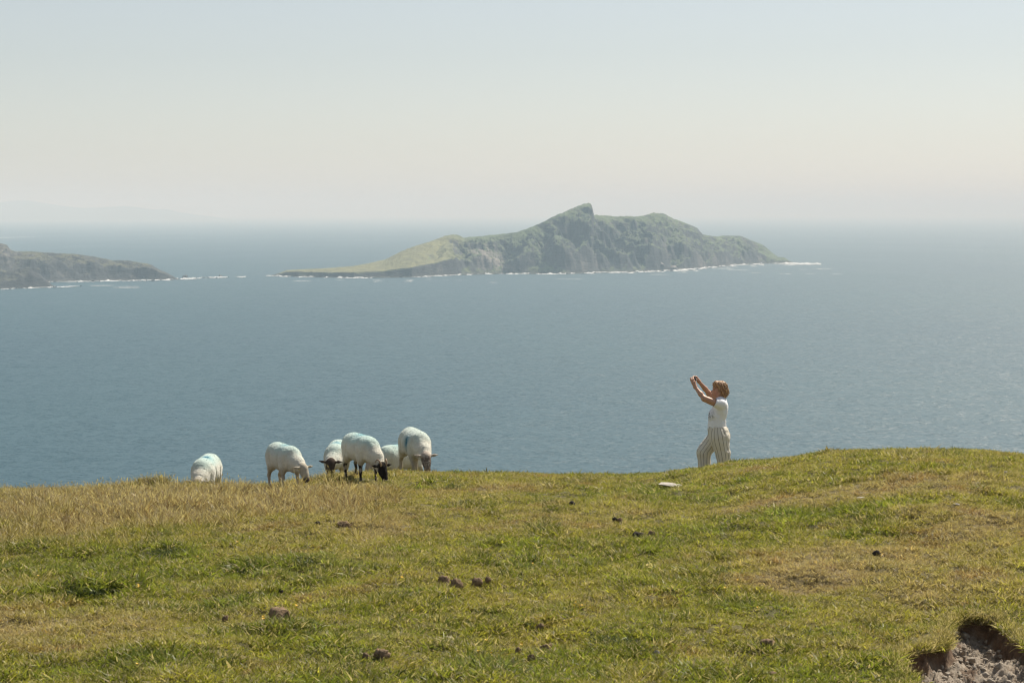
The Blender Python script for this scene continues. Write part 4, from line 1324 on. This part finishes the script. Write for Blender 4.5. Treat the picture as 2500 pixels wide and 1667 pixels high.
def build_woman():
    Yw = 27.5
    base = pix(1752.7, 1205, Yw)
    wx, wy = base[0], base[1]
    wz = float(ground(wx, wy))
    dz = wz - base[2]
    print('woman ground gap', dz)
    root = bpy.data.objects.new('person', None); col.objects.link(root)
    root.location = base
    tag(root, 'woman in white t-shirt and striped trousers walking left, raising a phone', 'person')
    gl = lambda x, y: float(ground(wx + x, wy + y)) - base[2]
    # joints
    sL, sR = zz(665, 545, -0.165), zz(650, 530, 0.165)
    eL, eR = zz(447, 462, -0.20), zz(560, 425, 0.20)
    wL, wR = zz(322, 300, -0.105), zz(398, 238, 0.10)
    hipL, hipR = zz(690, 1020, -0.085), zz(665, 1020, 0.085)
    knL, knR = zz(740, 1370, -0.095), zz(452, 1320, 0.10)
    gL = gl(0.12, -0.095); gR = gl(-0.20, 0.10)
    anL = np.array([0.115, -0.095, gL + 0.085]); anR = np.array([-0.175, 0.10, gR + 0.10])
    P = [ell(zz(705, 640, 0), (0.088, 0.138, 0.160), k=0.05), ell(zz(662, 800, 0), (0.080, 0.115, 0.16), k=0.08), ell(zz(685, 990, 0), (0.100, 0.140, 0.13), k=0.08), ell(zz(608, 735, 0), (0.056, 0.11, 0.065), k=0.05),
         cap(zz(725, 555, 0), zz(700, 440, 0), 0.058, 0.050, 0.04, 'neck'), cap(sL, sR, 0.048, 0.048, 0.05)]
    # head
    hc = zz(690, 365, 0)
    P += [ell(hc + [0.012, 0, 0.015], (0.092, 0.074, 0.098), k=0.03, g='head'), ell(hc + [-0.030, 0, -0.045], (0.062, 0.058, 0.068), rotm(ry=0.15), k=0.04, g='head'),
          cap(hc + [-0.078, 0, -0.088], hc + [-0.066, 0, -0.085], 0.020, 0.024, 0.03, 'head'), cap(zz(606, 350), zz(575, 378), 0.009, 0.012, 0.012, 'head'), cap(zz(598, 412, -0.016), zz(598, 412, 0.016), 0.012, 0.012, 0.012, 'head'),
          cap(zz(612, 326, -0.03), zz(612, 326, 0.03), 0.012, 0.012, 0.02, 'head'), cap(hc + [-0.055, 0.0, -0.03], hc + [-0.04, 0, -0.06], 0.04, 0.035, 0.03, 'head')]
    for sg in (-1, 1):
        P.append(ell(zz(690, 400, sg * 0.076), (0.020, 0.010, 0.030), rotm(ry=0.2), k=0.008, g='head'))
    # arms
    for s_, e_, w_ in ((sL, eL, wL), (sR, eR, wR)):
        P += [cap(s_, e_, 0.050, 0.035, 0.03, 'arm'), cap(s_ * 0.55 + e_ * 0.45 - [0, 0, 0.008], e_, 0.042, 0.035, 0.03, 'arm'), cap(e_, e_ * 0.6 + w_ * 0.4, 0.035, 0.033, 0.02, 'arm'), cap(e_ * 0.6 + w_ * 0.4, w_, 0.033, 0.022, 0.02, 'arm')]
    # left hand: near, palm upright beside the phone, fingers fanned upwards
    def finger(pts, r0, r1, k=0.005):
        n = len(pts) - 1
        for i in range(n):
            P.append(cap(pts[i], pts[i + 1], r0 + (r1 - r0) * i / n, r0 + (r1 - r0) * (i + 1) / n, k if i else 0.010, 'hand'))
    kn = [zz(276, 240, -0.112), zz(290, 228, -0.108), zz(305, 224, -0.100), zz(318, 228, -0.092)]
    tips = [zz(250, 172, -0.085), zz(263, 158, -0.075), zz(284, 152, -0.066), zz(298, 150, -0.060)]
    for k_, t_ in zip(kn, tips):
        m_ = k_ * 0.5 + t_ * 0.5 + np.array([-0.006, -0.010, 0.004])
        P.append(cap(wL, k_, 0.021, 0.0115, 0.014, 'hand'))
        finger([k_, m_, t_], 0.0098, 0.0070)
    finger([wL * 0.7 + kn[3] * 0.3 + np.array([0.008, 0.006, 0]), zz(326, 245, -0.075), zz(333, 215, -0.055)], 0.0125, 0.0085)
    # right hand: far, curled over the other end of the phone
    knr = [zz(372, 196, 0.098), zz(366, 180, 0.100), zz(360, 172, 0.094), zz(352, 165, 0.086)]
    for j, k_ in enumerate(knr):
        P.append(cap(wR, k_, 0.022, 0.012, 0.014, 'hand'))
        m_ = k_ + np.array([-0.030, -0.004, 0.008 - 0.010 * (3 - j) * 0.5]); t_ = m_ + np.array([-0.016, -0.030, -0.010 - 0.008 * (3 - j) * 0.3])
        finger([k_, m_, t_], 0.0098, 0.0072)
    finger([wR * 0.6 + knr[0] * 0.4 + np.array([0.0, -0.012, -0.01]), zz(362, 208, 0.070), zz(340, 198, 0.050)], 0.0125, 0.0085)
    # legs (under the trousers) and feet
    for h_, k_, a_ in ((hipL, knL, anL), (hipR, knR, anR)):
        P += [cap(h_, k_, 0.082, 0.055, 0.04, 'limb'), cap(k_, k_ * 0.6 + a_ * 0.4, 0.055, 0.050, 0.03, 'limb'), cap(k_ * 0.6 + a_ * 0.4, a_, 0.050, 0.034, 0.03, 'limb'),
              cap(a_ + [0.02, 0, -0.035], a_ + [-0.13, 0, -0.058], 0.030, 0.020, 0.02, 'limb')]
    V, Q = blend_mesh(P, 0.0046)
    V = smooth_np(V, Q, 1)
    me = mesh_np('body', V, Q)
    c = np.ones((len(V), 1)) * SK * (1 + 0.10 * fbm(V[:, 0] * 30, V[:, 1] * 30, V[:, 2] * 30, 2))[:, None]
    lip = np.exp(-((V[:, 0] - zz(593, 412)[0]) / 0.014) ** 2 - ((V[:, 2] - zz(593, 412)[2]) / 0.009) ** 2 - (V[:, 1] / 0.022) ** 2)
    c = lerp(c, np.array([0.36, 0.13, 0.11]), np.clip(lip, 0, 1))
    chk = np.exp(-(np.linalg.norm(V - zz(630, 400, -0.055), axis=1) / 0.03) ** 2)
    c = lerp(c, np.array([0.50, 0.22, 0.15]), 0.5 * chk)
    brow = np.exp(-((V[:, 0] - zz(612, 332)[0]) / 0.02) ** 2 - ((V[:, 2] - zz(612, 332)[2]) / 0.006) ** 2 - ((np.abs(V[:, 1]) - 0.03) / 0.018) ** 2)
    c = lerp(c, np.array([0.12, 0.07, 0.04]), np.clip(brow, 0, 1) * 0.8)
    set_col(me, 'Col', np.clip(c, 0, 1))
    body_o = obj('body', me, SKIN, root)
    for sg in (-1, 1):
        b = bmesh.new(); bmesh.ops.create_uvsphere(b, u_segments=12, v_segments=8, radius=0.010)
        e_me = bpy.data.meshes.new('eye'); b.to_mesh(e_me); b.free()
        eo = obj('eye', e_me, em.m, body_o); eo.location = zz(616, 353, sg * 0.032)

    # t-shirt
    T = [ell(zz(710, 620, 0), (0.101, 0.155, 0.170), k=0.05), ell(zz(664, 800, 0), (0.096, 0.135, 0.16), k=0.08), ell(zz(602, 735, 0), (0.062, 0.120, 0.070), k=0.06), cap(zz(650, 880, 0), zz(650, 905, 0), 0.098, 0.102, 0.08),
         cap(sL + [0.03, 0.03, 0.0], sR + [0.03, -0.03, 0.0], 0.068, 0.068, 0.05), ell(zz(660, 900, 0), (0.103, 0.140, 0.10), k=0.06)]
    for s_, e_ in ((sL, eL), (sR, eR)):
        T += [cap(s_ + [0.015, 0, 0], s_ * 0.80 + e_ * 0.20, 0.064, 0.060, 0.03, 'sleeve')]
    V, Q = blend_mesh(T, 0.0065)
    V = smooth_np(V, Q, 2)
    N = normals_np(V, Q)
    fold = np.sin((V[:, 2] * 95 - V[:, 0] * 70) + 3.0 * fbm(V[:, 0] * 10, V[:, 1] * 10, V[:, 2] * 10, 2)) * sstep(1.14, 1.0, V[:, 2]) * sstep(-0.06, 0.05, V[:, 0])
    V = V + N * (0.0035 * fold + 0.006 * fbm(V[:, 0] * 14, V[:, 1] * 14, V[:, 2] * 14, 3))[:, None]
    # cut: hem, neckline, sleeve ends
    cen = V[Q].mean(1)
    hem = 0.905 + 0.10 * np.clip(cen[:, 0] + 0.12, 0, 0.3)
    nd = np.linalg.norm((cen - zz(712, 490)) * [1, 0.85, 1], axis=1)
    keep = (cen[:, 2] > hem) & (nd > 0.066)
    for s_, e_ in ((sL, eL), (sR, eR)):
        d_ = (e_ - s_) / np.linalg.norm(e_ - s_)
        keep &= ((cen - s_) @ d_ < 0.062) | (np.abs(cen[:, 1]) < 0.09)
    sm_ = NT('white_cotton')
    sc_ = sm_.n('Attribute', attribute_name='Col').outputs['Color']
    sm_.principled(Base_Color=sc_, Roughness=0.85, Sheen_Weight=0.1)
    me = mesh_np('t_shirt', V, Q[keep])
    c = np.ones((len(V), 1)) * np.array([0.84, 0.84, 0.86])
    pr = np.exp(-((V[:, 2] - 1.10) / 0.05) ** 2 - (V[:, 1] / 0.13) ** 2) * sstep(-0.045, -0.09, V[:, 0])
    ink = sstep(-0.05, 0.15, fbm(V[:, 0] * 60, V[:, 1] * 55, V[:, 2] * 55, 2))
    c = lerp(c, np.array([0.08, 0.09, 0.11]), np.clip(pr * 1.4, 0, 1) * ink)
    set_col(me, 'Col', c)
    o = obj('t_shirt', me, sm_.m, root)
    sol = o.modifiers.new('cloth', 'SOLIDIFY'); sol.thickness = 0.003; sol.offset = 1

    # striped wide trousers
    hemL, hemR = anL + [0.0, 0, 0.05], anR + [0.0, 0, 0.05]
    R = [ell(zz(680, 985, 0), (0.128, 0.165, 0.125), k=0.05, g='hip'), ell(zz(752, 1060, -0.06), (0.090, 0.095, 0.105), k=0.06, g='hip'), ell(zz(740, 1060, 0.06), (0.090, 0.095, 0.105), k=0.06, g='hip'),
         cap(zz(655, 930, -0.04), zz(655, 930, 0.04), 0.112, 0.112, 0.06, 'hip'),
         cap(zz(680, 1060, -0.088), zz(738, 1300, -0.095), 0.122, 0.094, 0.05, 'L'), cap(zz(738, 1300, -0.095), hemL, 0.094, 0.090, 0.03, 'L'),
         cap(zz(640, 1080, 0.088), zz(478, 1290, 0.10), 0.110, 0.100, 0.05, 'R'), cap(zz(478, 1290, 0.10), hemR, 0.100, 0.078, 0.03, 'R')]
    V, Q = blend_mesh(R, 0.0075)
    V = smooth_np(V, Q, 2)
    N = normals_np(V, Q)
    fo = fbm(V[:, 0] * 12, V[:, 1] * 12, V[:, 2] * 3.5, 3)
    fo2 = np.sin(V[:, 0] * 30 + V[:, 2] * 60 + 4 * fbm(V[:, 0] * 8, V[:, 1] * 8, V[:, 2] * 8, 2))
    V = V + N * (0.011 * fo + 0.003 * fo2 * sstep(0.0, 0.1, V[:, 0]))[:, None]
    dL, dR = group_dist(R, V, 'L'), group_dist(R, V, 'R')
    isL = np.where(V[:, 2] > 0.74, V[:, 1] < 0, dL < dR)
    cxL = np.interp(V[:, 2], [0.0, anL[2], 0.56, 0.79, 1.0], [anL[0], anL[0], 0.056, 0.01, -0.02]); cxR = np.interp(V[:, 2], [0.0, anR[2], 0.57, 0.77, 1.0], [anR[0], anR[0], -0.178, -0.04, -0.02])
    cx = np.where(isL, cxL, cxR); cyy = np.where(isL, -0.09, 0.095)
    # stripes run down each leg: an angle round the leg's own axis, seam on the inner side
    ang = np.arctan2(V[:, 0] - cx, np.where(isL, -(V[:, 1] - cyy), V[:, 1] - cyy))
    ang2 = np.where(isL, ang, np.arctan2(V[:, 0] - cx, -(V[:, 1] - cyy)))
    cen = V[Q].mean(1)
    top = 0.945 + 0.0 * cen[:, 0]
    keep = (cen[:, 2] < top) & (cen[:, 2] > np.where(cen[:, 0] > -0.06, hemL[2] - 0.03, hemR[2] - 0.03))
    # leave out the few faces where the angle wraps
    me = mesh_np('trousers', V, Q[keep])
    set_f(me, 'sx', np.sin(ang2)); set_f(me, 'cx', np.cos(ang2))
    tm = NT('striped_linen')
    ax_ = tm.n('Attribute', attribute_name='sx').outputs['Fac']; ac_ = tm.n('Attribute', attribute_name='cx').outputs['Fac']
    a_ = tm.math('ARCTAN2', ax_, ac_)
    fr = tm.math('FRACT', tm.math('MULTIPLY', a_, 13.0 / (2 * math.pi)))
    st = tm.math('LESS_THAN', tm.math('ABSOLUTE', tm.math('SUBTRACT', fr, 0.5)), 0.065)
    lin = tm.noise(tm.n('TexCoord').outputs['Object'], 160, 2, 0.6)
    base_c = tm.ramp(lin, [(0.3, (0.64, 0.59, 0.49)), (0.7, (0.78, 0.73, 0.63))])
    tm.principled(Base_Color=tm.mix(st, base_c, (0.19, 0.155, 0.115)), Roughness=0.9)
    o = obj('trousers', me, tm.m, root)
    sol = o.modifiers.new('cloth', 'SOLIDIFY'); sol.thickness = 0.003; sol.offset = 0

    # short wavy hair
    Hh = [ell(zz(712, 345, 0), (0.100, 0.088, 0.108), rotm(ry=-0.2), k=0.03), ell(zz(738, 395, 0), (0.075, 0.080, 0.078), k=0.04), cap(zz(728, 430, -0.03), zz(728, 430, 0.03), 0.038, 0.038, 0.04),
          cap(zz(640, 262, -0.03), zz(646, 262, 0.03), 0.034, 0.034, 0.02), ell(zz(695, 285, 0), (0.085, 0.075, 0.052), k=0.04)]
    rr = np.random.default_rng(8)
    for i in range(70):
        a = rr.uniform(0, 2 * math.pi); b = rr.uniform(-0.35, 1.2)
        d = np.array([math.cos(a) * math.cos(b), math.sin(a) * math.cos(b), math.sin(b)])
        if d[0] < -0.45 and d[2] < 0.62: continue
        p0 = zz(718, 350, 0) + d * np.array([0.092, 0.084, 0.102])
        t = np.cross(d, rr.normal(size=3)); t /= np.linalg.norm(t); t[2] -= 0.8
        Hh.append(cap(p0, p0 + t * 0.035 + d * 0.006, 0.014, 0.006, 0.012))
    V, Q = blend_mesh(Hh, 0.0055)
    V = smooth_np(V, Q, 1)
    N = normals_np(V, Q)
    wv = np.sin(np.arctan2(V[:, 1], V[:, 0] - 0.03) * 16 + V[:, 2] * 60 + 5 * fbm(V[:, 0] * 14, V[:, 1] * 14, V[:, 2] * 14, 2))
    V = V + N * (0.0045 * wv)[:, None]
    cen = V[Q].mean(1)
    # open the face: nothing in front of the hairline below the brow
    keep = ~((cen[:, 0] < zz(664, 0)[0]) & (cen[:, 2] < zz(0, 318)[2])) & ~((cen[:, 0] < zz(706, 0)[0]) & (cen[:, 2] < zz(0, 378)[2]))
    me = mesh_np('hair', V, Q[keep])
    hc_ = np.array([0.24, 0.11, 0.045]) * np.ones((len(V), 3))
    hl = sstep(-0.1, 0.7, wv + 0.7 * fbm(V[:, 0] * 25, V[:, 1] * 25, V[:, 2] * 12, 2))
    hc_ = lerp(hc_, np.array([0.56, 0.34, 0.16]), hl * 0.75)
    set_col(me, 'Col', hc_)
    hmt = NT('hair_strands')
    hcol = hmt.n('Attribute', attribute_name='Col').outputs['Color']
    hmt.principled(Base_Color=hcol, Roughness=0.45, Sheen_Weight=0.2, Normal=hmt.bump(hmt.noise(hmt.n('Mapping', {'Vector': hmt.n('TexCoord').outputs['Object'], 'Scale': (1, 1, 0.25)}).outputs[0], 140, 3, 0.6), 0.7, 0.006))
    hair_o = obj('hair', me, hmt.m, root)
    used = np.unique(Q[keep]); rs = np.random.default_rng(77)
    pk = rs.choice(used, 520); p0 = V[pk]; n0 = N[pk]
    flow = np.cross(n0, np.array([0.0, 1.0, 0.15])); flow *= np.sign(-flow[:, 2:3] + 1e-6)      # combed back and down
    flow += rs.normal(0, 0.22, flow.shape) + 0.05 * n0
    flow /= np.linalg.norm(flow, axis=1)[:, None]
    sd = np.cross(flow, n0); sd /= np.linalg.norm(sd, axis=1)[:, None] + 1e-9
    Ls = rs.uniform(0.015, 0.035, (len(pk), 1)); Ws = rs.uniform(0.0008, 0.002, (len(pk), 1))
    sv = np.stack([p0 - sd * Ws, p0 + sd * Ws, p0 + flow * Ls * 0.6 + n0 * 0.004 + sd * Ws * 0.7, p0 + flow * Ls + n0 * rs.uniform(-0.004, 0.004, (len(pk), 1))], 1).reshape(-1, 3)
    i4 = np.arange(len(pk))[:, None] * 4
    sme = mesh_np('strand', sv, np.concatenate([i4 + [0, 1, 2], i4 + [0, 2, 3]], 0))
    set_col(sme, 'Col', np.clip(np.repeat(lerp(np.array([0.22, 0.10, 0.04]) * np.ones((len(pk), 3)), np.array([0.62, 0.40, 0.20]), rs.random(len(pk)) ** 1.3), 4, 0), 0, 1))
    obj('loose_strands', sme, hmt.m, hair_o)

    # shoes
    shm = NT('shoe_leather'); shm.principled(Base_Color=(0.30, 0.24, 0.18, 1), Roughness=0.6)
    for a_ in (anL, anR):
        Sh = [cap(a_ + [0.035, 0, -0.040], a_ + [-0.06, 0, -0.050], 0.040, 0.036, 0.02), cap(a_ + [-0.06, 0, -0.050], a_ + [-0.14, 0, -0.058], 0.036, 0.026, 0.02)]
        sv, sq = blend_mesh(Sh, 0.008)
        sv[:, 2] = np.maximum(sv[:, 2], a_[2] - 0.086)
        obj('shoe', mesh_np('shoe', sv, sq), shm.m, root)

    # the phone: a thing of its own
    ph = bpy.data.objects.new('phone', None); col.objects.link(ph)
    ph.location = Vector(base) + Vector(zz(331, 208, 0.0)); ph.rotation_euler = (0, 0.10, 0)
    tag(ph, 'dark phone held up sideways in the raised hands of the woman', 'phone')

    def bbox(nm, sx, sy, sz, m, loc, bev):
        b = bmesh.new(); bmesh.ops.create_cube(b, size=1.0)
        for v in b.verts: v.co = Vector((v.co.x * sx, v.co.y * sy, v.co.z * sz))
        bmesh.ops.bevel(b, geom=b.edges[:], offset=bev, segments=2, affect='EDGES')
        m_ = bpy.data.meshes.new(nm); b.to_mesh(m_); b.free()
        q = obj(nm, m_, m, ph); q.location = loc
        return q
    pm = NT('phone_case'); pm.principled(Base_Color=(0.015, 0.015, 0.017, 1), Roughness=0.4)
    gm = NT('phone_glass'); gm.principled(Base_Color=(0.01, 0.012, 0.015, 1), Roughness=0.1)
    bbox('case', 0.010, 0.150, 0.076, pm.m, (0, 0, 0), 0.003)
    bbox('screen', 0.0012, 0.140, 0.068, gm.m, (0.0053, 0, 0), 0.0004)
    bbox('camera_bump', 0.003, 0.022, 0.022, gm.m, (-0.006, 0.055, 0.02), 0.001)


build_woman()


# ------------------------------------------------------------------ haze: one box of even air round everything
def build_haze():
    bm = bmesh.new(); bmesh.ops.create_cube(bm, size=1.0)
    for v in bm.verts: v.co = Vector((v.co.x * 122000, v.co.y * 122000, -3.0 if v.co.z < 0 else 345.0))
    me = bpy.data.meshes.new('haze'); bm.to_mesh(me); bm.free()
    s = NT('sea_haze')
    pv = s.n('VolumePrincipled', {'Color': (*HAZE_COLOR, 1), 'Density': HAZE_DENSITY, 'Anisotropy': -0.13, 'Absorption Color': (1, 1, 1, 1)})
    s.link(pv.outputs[0], s.out.inputs['Volume'])
    tag(obj('haze', me, s.m), kind='stuff')


build_haze()
